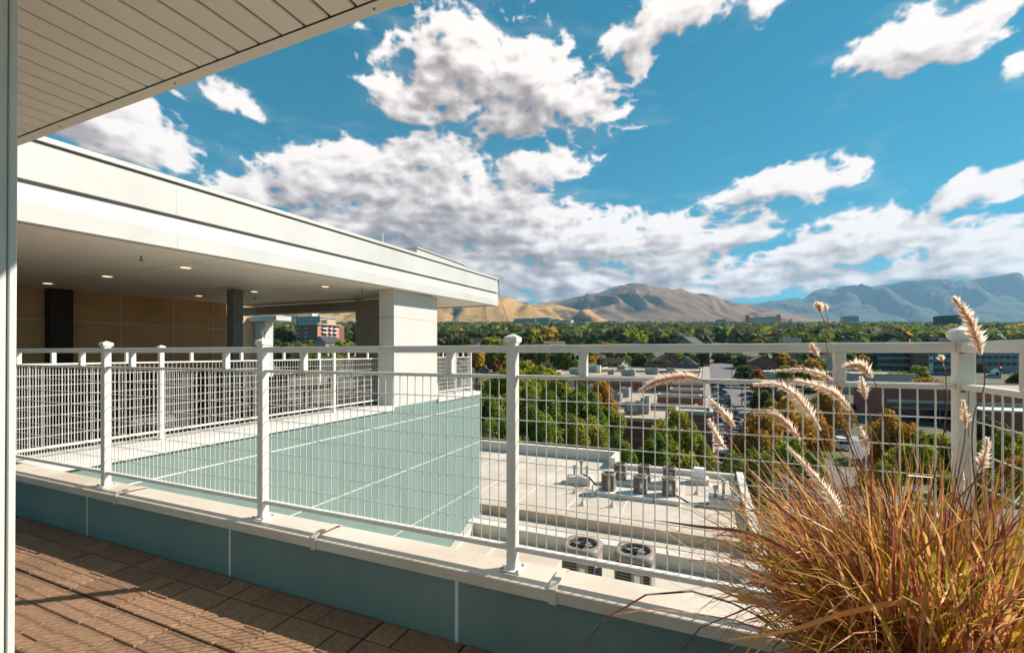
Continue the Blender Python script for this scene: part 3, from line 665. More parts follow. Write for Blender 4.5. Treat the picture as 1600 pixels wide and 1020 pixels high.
def parapet(n, a0, a1, b0, b1, z0, z1): 
    p = lr.part(n, MB().box(a0, a1, b0, b1, z0, z1-.03), M_par)
    lr.part('parapet_cap', MB().box(a0-.02, a1+.02, b0-.02, b1+.02, z1-.028, z1), M_par, parent=p)
parapet('middle_parapet', -6.04, 1.54, 11.02, 11.30, -14, -4.65)
lr.part('sloping_flashing', MB().ext([(10.0,ZN+.001),(11.0,ZN+.001),(11.0,-4.67)], 'a', -6.03, -5.85), M_par)
parapet('far_parapet', -15.3, -5.35, 29.22, 29.55, -14, -6.35)
parapet('jog_parapet', -5.33, -5.05, 27.6, 29.6, -14, -6.37)
parapet('low_far_parapet', -5.03, 1.48, 27.7, 28.0, -14, -6.72)
parapet('right_parapet', 1.56, 1.86, 11.35, 28.02, -14, -6.60)
parapet('near_right_parapet', 1.56, 1.87, 2.5, 11.30, -14, -4.62)
VL = [', in front beside the step, left one',', in front beside the step, right one',', left of the air conditioner platform',', just behind the front left vent',', between the two air conditioner rows, right',', between the two air conditioner rows, left',', right of the air conditioners']
for vi, (a, b) in enumerate(((-5.2,20.4),(-3.9,20.7),(-6.0,22.0),(-5.1,21.9),(-1.9,24.9),(-3.4,24.5),(-.4,24.2))):
    t = Thing('roof_vent', 'small conical pipe vent on the pale roof'+VL[vi], 'roof vent', (a, b, -7.0), 'small pipe vents on the lower roof')
    t.part('boot', MB().lathe([(.16,0),(.13,.05),(.05,.22)], (a,b,-7.0), 10), M_par, smooth=False); t.part('pipe', MB().lathe([(.03,.2),(.03,.52)], (a,b,-7.0), 8), M_galv)
def condenser(a, b, z, d, h, label, group, detail=True):
    t = Thing('air_conditioner', label, 'air conditioner', (a, b, z), group)
    r = d/2
    def rsq(r, zz, k=5):
        out = []
        for i in range(24):
            th_ = 2*math.pi*(i+.5)/24; c, s_ = math.cos(th_), math.sin(th_); q = (abs(c)**k+abs(s_)**k)**(-1/k); out.append((a+c*q*r, b+s_*q*r, zz))
        return out
    def ring(lv): 
        vs = []; [vs.extend(rsq(rr, z+zz, k)) for rr, zz, k in lv]; m_ = len(lv)
        return MB().add(vs, [(i*24+j, i*24+(j+1)%24, (i+1)*24+(j+1)%24, (i+1)*24+j) for i in range(m_-1) for j in range(24)]+[tuple(range(24))[::-1], tuple(range((m_-1)*24, m_*24))])
    t.part('coil', ring([(r*.90,.04,6),(r*.90,h*.86,6)]), M_acd)
    t.part('base_pan', ring([(r*.98,0,6),(r*.98,.045,6)]), M_ac)
    ns = 11 if detail else 6
    for i in range(ns):
        zz = .07+(h*.82-.07)*i/ns; t.part('louvre', ring([(r*.93,zz,6),(r*.97,zz+.008,6),(r*.93,zz+.028 if detail else zz+.05,6)]), M_ac)
    # shroud with round opening
    vs = []; lv = [(r,h*.86,6,0),(r*1.0,h*.93,6,0),(r*.93,h*.99,5,0),(r*.80,h,2,0),(r*.76,h*.985,2,0),(r*.76,h*.90,2,0)]
    for rr, zz, k, _ in lv: vs += rsq(rr, z+zz, k)
    t.part('fan_shroud', MB().add(vs, [(i*24+j, i*24+(j+1)%24, (i+1)*24+(j+1)%24, (i+1)*24+j) for i in range(5) for j in range(24)]), M_ac, smooth=True)
    for k in range(4):
        th_ = math.pi/2*k+.4; c, s_ = math.cos(th_), math.sin(th_); c2_, s2_ = math.cos(th_+.8), math.sin(th_+.8)
        t.part('fan_blade', MB().add([(a+c*r*.12,b+s_*r*.12,z+h*.91),(a+c*r*.70,b+s_*r*.70,z+h*.90),(a+c2_*r*.66,b+s2_*r*.66,z+h*.94),(a+c2_*r*.14,b+s2_*r*.14,z+h*.93)], [(0,1,2,3)]), M_galv)
    t.part('fan_hub', MB().lathe([(r*.16,h*.90),(r*.16,h*.96),(r*.05,h*.975)], (a,b,z), 14), M_acd)
    g = MB()
    for rr in (.25,.42,.58,.72) if detail else (.45,.7):
        g.tube([(a+math.cos(q)*r*rr, b+math.sin(q)*r*rr, z+h*.995) for q in np.linspace(0, 2*math.pi, 21)], .004 if detail else .006, 4, False)
    for k in range(8): q = math.pi/4*k; g.tube([(a,b,z+h*.995),(a+math.cos(q)*r*.78,b+math.sin(q)*r*.78,z+h*.995)], .004, 4, False)
    t.part('fan_guard', g, M_acd)
    t.part('service_panel', MB().box(a-.02, a+r*.55, b-r*1.0, b-r*.9, z+.08, z+h*.80), M_ac)
    t.part('data_label', MB().box(a+.04, a+r*.38, b-r*1.006, b-r*1.001, z+h*.35, z+h*.60), M_joint)
    for k in range(4):
        q = math.pi/4+math.pi/2*k; t.part('corner_post', MB().tube([(a+math.cos(q)*r*1.19,b+math.sin(q)*r*1.19,z+.02),(a+math.cos(q)*r*1.19,b+math.sin(q)*r*1.19,z+h*.9)], .02, 5), M_ac)
    return t
condenser(-2.43, 9.50, ZN, .80, .92, 'large round-topped air conditioner just below the railing, the left one', 'large condensers on the near roof')
condenser(-1.35, 9.62, ZN, .80, .92, 'large round-topped air conditioner just below the railing, the middle one', 'large condensers on the near roof')
condenser(1.0, 9.9, ZN, .80, .45, 'low dark condenser behind the grass at the right end of the near roof', 'large condensers on the near roof')
for i, (a, b) in enumerate(((-4.45,22.6),(-2.93,22.75),(-1.62,22.9))):
    condenser(a, b, -6.78, .66, .82, 'small taupe air conditioner in the front row, '+('left','middle','right')[i]+' one', 'small condensers on the far roof', False)
for i, (a, b) in enumerate(((-4.25,24.8),(-3.0,24.9),(-1.75,25.0))):
    condenser(a, b, -6.78, .66, .82, 'small taupe air conditioner in the back row, '+('left','middle','right')[i]+' one', 'small condensers on the far roof', False)
pdn = Thing('roof_platform', 'long low white platform under the small air conditioners', 'platform', (-3, 22.5, -7.0))
pdn.part('slab', MB().box(-4.95,-2.28,22.0,23.2,-6.998,-6.79), M_par); pdn.part('slab', MB().box(-2.22,-1.1,22.0,23.2,-6.998,-6.79), M_par); pdn.part('slab', MB().box(-4.8,-1.3,24.3,25.5,-6.998,-6.79), M_par)
hz = Thing('hose', 'black insulated pipe running between the condensers', 'pipe', (-4,23,-7))
hz.part('left_run', MB().tube([(-6.0,23.6,-6.45),(-5.6,23.3,-6.5),(-5.2,23.0,-6.75),(-4.7,22.8,-6.7)], .045, 6), M_hose)
hz.part('right_run', MB().tube([(-1.3,22.6,-6.7),(-.7,22.4,-6.93),(.1,22.6,-6.94),(.6,22.8,-6.75),(.75,22.8,-6.5)], .045, 6), M_hose)
for k, a in enumerate((-3.7,-2.4)): hz.part('loop', MB().tube([(a-.35,23.6,-6.75),(a-.2,23.7,-6.35),(a+.1,23.8,-6.2),(a+.35,23.9,-6.45),(a+.4,24.0,-6.75)], .022, 5), M_galv)
for (a, b, lab) in ((-6.2,23.9,'left of the small air conditioners'),(.75,22.9,'at the right end of the far roof')):
    t = Thing('pipe_curb', 'boxed roof curb with metal flue pipes '+lab, 'roof curb', (a,b,-7)); t.part('curb', MB().box(a-.62,a+.62,b-.5,b+.35,-7,-6.62), M_par); t.part('curb_lid', MB().box(a-.64,a+.64,b-.52,b+.37,-6.618,-6.59), M_glassb if a > 0 else M_par)
    for k, (da, db, hh) in enumerate(((-.35,0,.32),(0,.1,.62),(.35,-.05,.36))):
        f = t.part('flue', MB().lathe([(.06,0),(.06,hh),], (a+da,b+db,-6.59), 10), M_galv); t.part('flue_cap', MB().lathe([(.10,hh+.001),(.11,hh+.06),(.10,hh+.16)], (a+da,b+db,-6.59), 10), M_galv, parent=f)
t = Thing('roof_exhaust', 'white hooded exhaust box by the low far parapet', 'exhaust', (-.3,26.4,-7)); t.part('curb', MB().box(-.75,.15,26.0,26.8,-7,-6.7), M_par)
t.part('hood', MB().ext([(26.1,-6.7),(26.8,-6.7),(26.8,-6.35),(26.65,-6.2),(26.2,-6.2),(26.05,-6.35)], 'a', -.6, .0), M_joint)

# ------------------------------------------------------------------ vehicles
paints = [('white',(.75,.75,.74)),('black',(.015,.015,.017)),('silver',(.42,.43,.44)),('dark grey',(.07,.075,.08)),('red',(.30,.02,.02)),('blue',(.03,.07,.20)),('beige',(.38,.33,.26)),('green',(.04,.09,.06))]
def make_car(kind, pn, pc):
    t = Thing('parked_car', 'x', 'car', (0,0,0), world=(0,0,0)); pm = mat('car_paint_'+pn.replace(' ','_'), pc, .22, .03, 3, spec=.6)
    L_, W_, H_ = (4.6, .90, 1.45) if kind == 'sedan' else (4.7, .94, 1.75) if kind == 'suv' else (5.4, .96, 1.85)
    h0 = .32; belt = .88 if kind == 'sedan' else 1.0
    def loft(secs): # secs: (x, half width, z0, z1)
        mb = MB(); n = len(secs)
        for x, w, z0, z1 in secs: mb.v += [(x,-w,z0),(x,w,z0),(x,w*.985,(z0+z1)/2+.1*(z1-z0)),(x,w*.90,z1),(x,-w*.90,z1),(x,-w*.985,(z0+z1)/2+.1*(z1-z0))]
        mb.f = [(i*6+k,i*6+(k+1)%6,(i+1)*6+(k+1)%6,(i+1)*6+k) for i in range(n-1) for k in range(6)]+[(5,4,3,2,1,0),tuple(range((n-1)*6,n*6))]
        return mb
    h = L_/2
    t.part('body', loft([(-h,W_*.86,.42,belt-.12),(-h+.15,W_*.97,h0,belt-.02),(-h+1.0,W_,h0-.04,belt),(h-1.25,W_,h0-.04,belt-.02),(h-.35,W_*.97,h0,belt-.14),(h,W_*.82,.40,belt-.28)]), pm, smooth=False, bevel=.04)
    if kind == 'sedan': gx = (-h+.45,-h+1.15,h-2.1,h-1.25)
    elif kind == 'suv': gx = (-h+.12,-h+.40,h-2.1,h-1.35)
    else: gx = (-h+2.0,-h+2.15,h-2.2,h-1.45)
    def cab(mb, s, z1, ins=0):
        return mb.add([(gx[0]+ins,-W_*.88*s,belt-.03),(gx[0]+ins,W_*.88*s,belt-.03),(gx[3]-ins,W_*.88*s,belt-.03),(gx[3]-ins,-W_*.88*s,belt-.03),(gx[1]+ins,-W_*.70*s,z1),(gx[1]+ins,W_*.70*s,z1),(gx[2]-ins,W_*.70*s,z1),(gx[2]-ins,-W_*.70*s,z1)],[(0,3,2,1),(4,5,6,7),(0,1,5,4),(1,2,6,5),(2,3,7,6),(3,0,4,7)])
    t.part('windows', cab(MB(), 1.0, H_-.05), M_glassd)
    t.part('car_roof', MB().chamf(gx[1]-.05, gx[2]+.05, -W_*.715, W_*.715, H_-.07, H_, .03), pm)
    pl = MB()
    for sx_ in (-1, 1):
        for (xa, xb) in ((gx[0],gx[1]),(gx[3],gx[2]),((gx[0]+gx[3])/2,(gx[1]+gx[2])/2)):
            pl.tube([(xa, sx_*W_*0.853, belt-.03),(xb, sx_*W_*.705, H_-.05)], .035, 4)
    t.part('pillars', pl, pm, kind='stuff')
    if kind == 'pickup': t.part('truck_bed', MB().box(-h+.12,-h+1.9,-W_*.78,W_*.78,belt-.02,belt+.004), M_tyre)
    for x in (-h+.9, h-.95):
        for s_ in (-1, 1):
            w = t.part('wheel', MB().add([(x+.34*math.cos(q), s_*(W_-.20+o), .34+.34*math.sin(q)) for o in (0,.215) for q in np.linspace(0,2*math.pi,15)[:-1]], [tuple(range(14)),tuple(range(14,28))[::-1]]+[(k,(k+1)%14,(k+1)%14+14,k+14) for k in range(14)]), M_tyre)
            t.part('rim', MB().add([(x+.20*math.cos(q), s_*(W_+.018), .34+.20*math.sin(q)) for q in np.linspace(0,2*math.pi,11)[:-1]], [tuple(range(10))]), M_chrome, parent=w)
    for s_ in (-.62, .62):
        t.part('headlight', MB().box(h-.10,h-.0,s_*W_-.14,s_*W_+.14,belt-.36,belt-.24), M_lampc); t.part('tail_light', MB().box(-h+.0,-h+.07,s_*W_*1.08-.10,s_*W_*1.08+.10,belt-.30,belt-.14), M_red)
    t.part('bumper', MB().chamf(h-.12,h+.03,-W_*.8,W_*.8,.30,.46,.02), M_pole if kind != 'sedan' else pm)
    return t.o
protos = {}
def put_car(a, b, rz, kind, pi, label, group=None):
    k = (kind, pi)
    w = wpos(a, b); z = G(w.x, w.y)+.03
    if k not in protos: protos[k] = o = make_car(kind, *paints[pi])
    else: o = copy_tree(protos[k])
    o.location = (w.x, w.y, z); o.rotation_euler = (0, 0, ROT+rz); o['label'] = label
    if group: o['group'] = group
    elif 'group' in o: del o['group']
    sl2 = (G(w.x, w.y+2)-G(w.x, w.y-2))/4; o.rotation_euler.x = 0
    return o
rc = random.Random(5)
kinds = ['sedan','suv','sedan','suv','pickup']
cl = 'at the left kerb, in the '; cr = 'on the street\'s right side, '
order = ['first','second','third','fourth','fifth','sixth','seventh','eighth','ninth','tenth','eleventh','twelfth','thirteenth','fourteenth','fifteenth','sixteenth','seventeenth','eighteenth','nineteenth','twentieth']
ORD = lambda n: order[n] if n < 20 else '%d%s' % (n+1, {1:'st',2:'nd',3:'rd'}.get((n+1)%10, 'th'))
for i in range(40):
    b = 66+i*2.95
    if i in (2, 5, 8, 11, 14, 17, 20, 24, 27, 31): continue
    k = rc.choice(kinds); p = rc.choice([0,1,1,2,3,3,1,3,2,5])
    put_car(3.9+rc.uniform(-.15,.15), b, R(14)+rc.uniform(-.04,.04)+(math.pi if rc.random() < .4 else 0), k, p, paints[p][0]+' '+k+' '+cl+ORD(i)+' space from the near end', 'cars parked along the left kerb')
for i in range(24):
    b = 92+i*3.0
    if i not in (1,2,5,9,13,14,18,22): continue
    k = rc.choice(kinds); p = rc.choice([1,2,3,3])
    put_car(11.8+rc.uniform(-.2,.2), b, math.pi-R(8)+rc.uniform(-.04,.04), k, p, paints[p][0]+' '+k+' '+cr+ORD(i)+' space from near', 'cars parked along the right side of the street')
for j in range(2):
    for i in range(16):
        if rc.random() < .18: continue
        k = rc.choice(kinds); p = rc.choice([0,1,2,3,3,5,6,4]); b = 196+j*9+ (i%2)*.2
        put_car(15+i*2.9, b+6, R(90), k, p, paints[p][0]+' '+k+' in the far lot, '+order[i]+' of the '+('front','back')[j]+' row', 'cars in the far parking lot')
for (x, y, kk, pp, lab, rz) in ((1309,700,'suv',0,'white suv with dark windows parked in the lot beyond the grass plumes',1.75),(1308,684,'sedan',3,'dark grey sedan behind the white suv',1.75),(1240,785,'suv',5,'dark blue suv seen through the grass stems beside the roof corner',.3),(1264,815,'sedan',1,'black sedan in front of the dark blue suv',1.3),(1186,797,'sedan',5,'dark blue sedan half hidden by the roof parapet',.1),(1388,640,'sedan',2,'silver sedan by the brick building below the orange tree',.1),(1550,592,'sedan',2,'silver car waiting near the traffic light at right',0.0),(1340,640,'sedan',3,'dark car turning beside the lawn strip',.5)):
    Y = 14*F/(y-HY+ (0 if y > 640 else 0)); 
    if y < 620: Y = 190
    p = at(x, y, Y); a, b = toab(p); put_car(a, b, rz, kk, pp, lab)

# ------------------------------------------------------------------ city buildings
def ray_b(x, b): r = (x-800)/F; Y = b/(.3938*r+.9192); return toab((r*Y, Y))[0]
def ray_a(x, a): r = (x-800)/F; Y = a/(.9192*r-.3938); return toab((r*Y, Y))[1]
WM = {}
def win_mesh(w, h, m):
    k = (round(w,2), round(h,2), m.name)
    if k not in WM: WM[k] = mesh('window', MB().box(-w/2, w/2, -.06, .06, 0, h), m)
    return WM[k]
def windows(t, a0, a1, b, z0, z1, nf, nw, w, h, m=None, side='front', name='window', sill=True):
    m = m or M_glassd; me = win_mesh(w, h, m)
    for f in range(nf):
        for k in range(nw):
            q = a0+(a1-a0)*(k+.5)/nw; z = z0+(z1-z0)*(f+.28)/nf
            o = obj(name, me, t.o)
            if side == 'front': o.location = (q-t.base[0], b-t.base[1], z-t.base[2])
            else: o.location = (b-t.base[0], q-t.base[1], z-t.base[2]); o.rotation_euler.z = R(90)
def building(name, label, cat, x0, x1, ytop, Y, depth, m, nf=0, nw=0, ns=0, roofm=None, wm=None, cap=.5, group=None, ww=1.6, wh=1.5, drop=1.0, ztop=None):
    p = at(x0, ytop, Y); a0, b0 = toab(p); a1 = ray_b(x1, b0); z1 = p.z if ztop is None else ztop; zg = min(G(*wpos(a0,b0)[:2]), G(*wpos(a1,b0)[:2]))-drop
    t = Thing(name, label, cat, ((a0+a1)/2, b0+depth/2, zg), group)
    t.part('wall', MB().box(a0, a1, b0, b0+depth, zg, z1-cap*.6), m)
    t.part('roof', MB().box(a0+.3, a1-.3, b0+.3, b0+depth-.3, z1-cap*.6+.001, z1-cap*.5), roofm or M_tanroof)
    rm = roofm if roofm and cap > .9 else M_capst
    w_ = .3
    for (q0,q1,r0,r1) in ((a0-.05,a1+.05,b0-.05,b0+w_),(a0-.05,a1+.05,b0+depth-w_,b0+depth+.05),(a0-.05,a0+w_,b0+w_+.002,b0+depth-w_-.002),(a1-w_,a1+.05,b0+w_+.002,b0+depth-w_-.002)):
        t.part('roof_coping', MB().box(q0,q1,r0,r1,z1-cap*.6+.002,z1), rm)
    H_ = z1-cap-zg-drop
    if nf and nw: windows(t, a0, a1, b0-.02, z1-cap-nf*3.1 if nf*3.1 < H_ else zg+drop, z1-cap, nf, nw, ww, wh, wm)
    if nf and ns:
        windows(t, b0, b0+depth, (a1+.02) if (x0+x1)/2 < 800 else (a0-.02), z1-cap-nf*3.1 if nf*3.1 < H_ else zg+drop, z1-cap, nf, ns, ww, wh, wm, 'side')
    return t, (a0, a1, b0, b0+depth, z1, zg)
def rooftop_unit(a, b, z, sx_, sy_, sz_, m, label, rz=0):
    t = Thing('rooftop_unit', label, 'rooftop unit', (a,b,z), 'box units on the brick complex roofs')
    t.part('casing', MB().chamf(a-sx_/2,a+sx_/2,b-sy_/2,b+sy_/2,z+.25,z+.25+sz_,.06), m); t.part('curb', MB().box(a-sx_*.42,a+sx_*.42,b-sy_*.42,b+sy_*.42,z,z+.249), M_capst)
    t.part('intake_hood', MB().ext([(b-sy_/2-.001,z+.4),(b-sy_/2-.001,z+.1+sz_),(b-sy_/2-.45,z+.45)], 'a', a-sx_*.35, a+sx_*.2), M_galv)
    t.part('fan_ring', MB().lathe([(.35,0),(.38,.12),(.33,.14)], (a+sx_*.2,b,z+.251+sz_), 12), M_acd)
# brick shopping complex along the street
bc = Thing('brick_building', 'nearest brick shop block of the complex with a tan flat roof', 'building', (-10, 66, -14))
def brick_block(t, a0, a1, b0, b1, z1, zg=-14.5, roof=True):
    w = t.part('brick_wall', MB().box(a0,a1,b0,b1,zg,z1-.45), M_brick)
    if roof: t.part('roof', MB().box(a0+.35,a1-.35,b0+.35,b1-.35,z1-.449,z1-.35), M_tanroof)
    for (q0,q1,r0,r1) in ((a0-.06,a1+.06,b0-.06,b0+.34),(a0-.06,a1+.06,b1-.34,b1+.06),(a0-.06,a0+.34,b0+.342,b1-.342),(a1-.34,a1+.06,b0+.342,b1-.342)):
        t.part('stone_coping', MB().box(q0,q1,r0,r1,z1-.448,z1), M_capst)
    for k, z in enumerate(np.arange(z1-1.5, -13, -1.4)): t.part('band_course', MB().box(a0+.1,a1-.1,b0-.04,b0-.001,z,z+.16), mat('pale_brick_band',(.36,.24,.18),.9,.15,2), parent=w)
brick_block(bc, -30, -3.6, 60, 72, -8.4)
brick_block(bc, -3.5, .75, 58.5, 64, -7.0); brick_block(bc, -3.3, .2, 64.1, 74, -8.0)
b2 = Thing('brick_building', 'second brick shop block with stepped brick bays at its street end', 'building', (-12, 84, -14))
brick_block(b2, -30, -1.2, 72.1, 96, -7.75)
for (a0,a1,b0,b1,z) in ((-7.0,-.6,74.4,76.8,-6.5),(-5.6,-.5,80.5,83.2,-6.0),(-5.2,-.4,87.5,90.5,-5.4)): brick_block(b2, a0,a1,b0,b1,z, roof=False)
b3 = Thing('brick_building', 'taller dark brick block with pale pilasters behind the tan roof', 'building', (-16, 110, -14))
brick_block(b3, -38, -1.0, 96.2, 124, -4.9)
for a in (-33,-27.2,-20,-12,-4): b3.part('pilaster', MB().box(a,a+.8,95.9,96.19,-14,-5.4), M_capst)
b3.part('roof_screen', MB().box(-14,-4,120,120.4,-5.2,-4.5), M_conc)
b4 = Thing('brick_building', 'far block of the complex with a pale parapet at the end of the roofs', 'building', (-10, 140, -13)); brick_block(b4, -30, -1.0, 124.2, 150, -4.6, -14); b4.part('dark_clerestory', MB().box(-18,-2,149,150.2,-4.55,-3.6), M_glassd)
b4.part('street_canopy', MB().box(-.95,1.0,100,148,-9.2,-8.9), M_conc)
U_ = [(-14.5,64.5,-8.75,2.0,1.8,1.5,M_conc),(-9.4,66.5,-8.75,2.6,1.7,1.5,M_conc),(-8.0,67.5,-8.75,1.2,1.4,2.1,M_concl),(-19,84,-8.1,2.2,1.8,1.9,M_conc),(-18.2,87,-8.1,2.2,1.8,1.3,M_conc),(-13.5,84.5,-8.1,1.5,1.4,1.5,M_concl),(-14.2,75.0,-8.1,3.2,1.8,1.2,M_conc),(-24,88,-8.1,1.4,1.2,.9,M_galv),
 (-26,100,-5.25,2.0,1.6,.9,M_conc),(-29,108,-5.25,3.4,2.0,1.3,M_concl),(-16,104,-5.25,3.0,1.8,1.2,M_galv),(-12,114,-5.25,3.0,1.8,1.3,M_galv),(-8,118,-5.25,2.0,1.6,1.3,M_galv),(-21,110,-5.25,1.5,1.4,.8,M_conc),(-34,99,-5.25,2.0,1.6,1.0,M_galv),(-22,130,-4.95,2.2,1.6,.9,M_conc),(-27,118,-5.25,3.4,.9,1.7,M_joint)]
for i, (a,b,z,sx_,sy_,sz_,m) in enumerate(U_):
    rooftop_unit(a,b,z,sx_,sy_,sz_,m, ('%s box unit on the %s roof of the brick complex, %s one' % ('pale' if m in (M_concl,M_joint) else 'grey', 'nearest' if b < 72 else 'second' if b < 96 else 'third' if b < 124 else 'farthest', order[i])))
# right hand brick building and others
t, d = building('brick_building', 'long low dark brick building with a pale band beyond the orange tree', 'building', 1384, 1800, 604, 92, 22, M_brick, cap=.6)
a0,a1,b0,b1,z1,zg = d
t.part('pale_band', MB().box(a0+.2,a1,b0-.06,b0-.001,z1-3.1,z1-2.5), M_concl); t.part('shopfront_glass', MB().box(a0+1.0,a1,b0-.05,b0-.001,-13.6,-11.2), M_glassd)
for k in range(12): t.part('mullion', MB().box(a0+2+k*3.2,a0+2.2+k*3.2,b0-.12,b0-.051,-13.6,-11.2), M_concl)
t.part('canopy', MB().box(a0+.8,a1,b0-1.4,b0-.13,-11.1,-10.8), M_conc)
building('flat_building', 'low tan flat roofed building beyond the long brick one', 'building', 1318, 1432, 583, 150, 24, M_concl, cap=.6, nf=0)
building('flat_building', 'long pale flat roof beyond the orange tree', 'building', 1188, 1328, 580, 165, 16, M_concl, cap=.5, roofm=M_par)
building('flat_building', 'small low building with a white roof at the right edge', 'building', 1535, 1700, 640, 78, 14, M_brick, cap=.5, roofm=M_par)
building('apartment_block', 'grey apartment block with white window frames above the long brick building', 'building', 1372, 1428, 538, 215, 26, M_conc, 4, 8, 0, ww=2.2, wh=1.9, wm=M_glassd)
building('red_block', 'red brick corner block left of the corner post', 'building', 1430, 1451, 540, 205, 20, M_brick, 3, 2)
building('stair_tower', 'narrow pale stair tower between the red block and the grey one', 'building', 1451.5, 1458, 536, 205, 18, M_joint, 3, 1, ww=1.1)
building('grey_block', 'plain pale grey block just left of the corner post', 'building', 1459, 1520, 539, 205, 24, M_conc, 4, 7)
building('grey_block', 'pale grey block with dark garage doors right of the corner post', 'building', 1522, 1610, 541, 215, 24, mat('cool_grey_wall',(.30,.31,.33),.9,.1), 3, 9)
building('pink_building', 'pinkish stucco building with tall windows among the yellow trees', 'building', 885, 906, 556, 190, 14, M_tan2, 1, 3, ww=1.0, wh=3.0)
building('office_block', 'brick block beyond the far end of the street', 'building', 1096, 1109, 548, 240, 20, M_brick, 2, 2)
# apartment tower
t, d = building('apartment_tower', 'tall orange brick apartment tower with pale balconies seen under the canopy', 'building', 463, 496, 508, 330, 26, M_brick, 8, 3, 0, ww=2.2, wh=1.6)
a0,a1,b0,b1,z1,zg = d
b1t = ray_a(530, a1)
t.part('sunlit_wall', MB().box(a1-6,a1+.05,b0+.01,b1t,zg,z1-.31), M_brick2)  # brighter brick than the front: its sunlight is in the colour
t.part('tower_cap', MB().box(a0-1,a1+1.2,b0-1,b1t+1,z1+.01,z1+.9), M_concl); t.part('penthouse', MB().box(a1-9,a1-3,b0+12,b0+20,z1+.91,z1+4.2), M_tan2)
L2 = b1t-b0
for f in range(9):
    z = z1-2.9-f*3.0
    for (q0, q1) in ((.18,.40),(.50,.62),(.70,.86)):
        bl = t.part('balcony', MB().box(a1+.051,a1+1.3,b0+L2*q0,b0+L2*q1,z,z+.9), M_joint); t.part('balcony_recess', MB().box(a1+.052,a1+.5,b0+L2*q0+.4,b0+L2*q1-.4,z+.91,z+2.3), M_glassd, parent=bl)
    for k in range(2): bl = t.part('balcony', MB().box(a0+1+k*8,a0+4.5+k*8,b0-1.1,b0-.1,z,z+.8), M_concl)
building('apartment_tower', 'cream banded tower standing behind the orange brick one', 'building', 462, 500, 495, 520, 24, M_concl, 6, 6, 6, ww=3.2, wh=1.2)
building('stair_tower', 'small pale lift house on top of the cream tower', 'building', 480, 488, 490, 531, 8, M_joint)
# far landmarks
M_rt = mat('red_tower_brick', (.75,.14,.07), .9, .1)
FB_ = [('campus_hall','long teal roofed campus hall at the foot of the golden hills, left one',803,836,498,2400,60,M_glassb,2,7),('campus_hall','teal glass campus hall with a raised roof box',838,858,496.5,2300,60,M_glassb,2,5),('campus_hall','white campus block right of the teal halls',858,874,499,2300,50,M_concl,2,5),('campus_hall','second white campus block with a dark roof',874,892,500,2200,50,M_concl,2,5),
 ('glass_office','blue glass office block among the distant trees',893,916,504,1250,40,M_glassb,4,6),('glass_office','tan office wing beside the blue glass block',917,950,504,1500,40,M_tan2,2,8),('campus_hall','brick hall in the distant tree belt',1000,1020,503.5,1900,40,M_brick2,2,4),
 ('grey_tower','pair of grey hospital blocks in the haze',1118,1134,499,2300,40,M_conc,4,4),('grey_tower','lower teal hospital wing',1134,1150,502,2300,40,M_glassb,2,5),
 ('red_tower','left red tower of the twin towered building',1165,1171,492,1900,16,M_rt,0,0),('red_tower','right red tower of the twin towered building',1213.5,1220,491.5,1900,16,M_rt,0,0),('twin_tower_hall','pale hall with a teal roof between two red towers',1171.5,1213,496,1905,30,M_concl,2,12),
 ('chimney_stack','slim dark chimney stack on the skyline',1234,1237,498,1700,8,M_conc,0,0),('grey_tower','pale grey square tower on the skyline',1318,1342,494,1500,40,M_concl,6,7),
 ('dark_tower','dark high rise apartment tower beside the corner post',1468,1494,493,820,26,mat('dark_facade',(.07,.065,.065),.7,.1),7,6),('dark_tower','paler wing of the dark high rise tower',1494.5,1508,491,835,26,M_conc,7,4),
 ('long_block','long grey apartment complex, left wing',1238,1262,517,640,26,M_conc,4,8),('long_block','long grey apartment complex, tall middle wing',1263,1302,514,640,26,M_conc,5,12),('long_block','long grey apartment complex, lower wing',1303,1330,517,640,26,M_conc,4,8),('long_block','long grey apartment complex, right wing',1331,1362,516,640,26,M_conc,4,9),
 ('glass_office','low white and teal office building above the top rail',1113,1140,527,560,26,M_concl,2,8),('glass_office','teal glazed office building with a white stair box',1141,1185,525,545,26,M_glassb,2,12),('stair_tower','white stair box on the teal office',1160,1172,522,548,12,M_joint,0,0),
 ('flat_building','grey flat roofed school in the tree belt',1400,1462,523,600,30,M_conc,2,16),('red_block','dark red block in front of the grey school',1455,1470,528,420,20,M_brick,2,4),('flat_building','pale strip mall roof far right',1530,1600,505,2600,60,M_concl,0,0),
 ('cream_house','cream stepped building among the dark trees under the canopy end',690,700,513,700,20,M_concl,2,3),('cream_house','low cream wing of the stepped building',700.5,714,517,705,20,M_concl,1,4)]
for (n_,l_,x0,x1,yt,Y,dp,m,nf,nw) in FB_:
    t, d = building(n_, l_, 'building', x0, x1, yt, Y, dp, m, nf, nw, 0, ww=Y/F*1.3 if Y > 1000 else (d[1]-d[0])/max(1,nw)*.45 if False else max(1.4, (x1-x0)*Y/F/max(nw,1)*.5), wh=1.7 if Y < 1000 else 2.4, cap=1.2, roofm=M_glassb if 'teal roof' in l_ or 'teal roofed' in l_ else None, wm=M_concl if m is M_glassb else None)

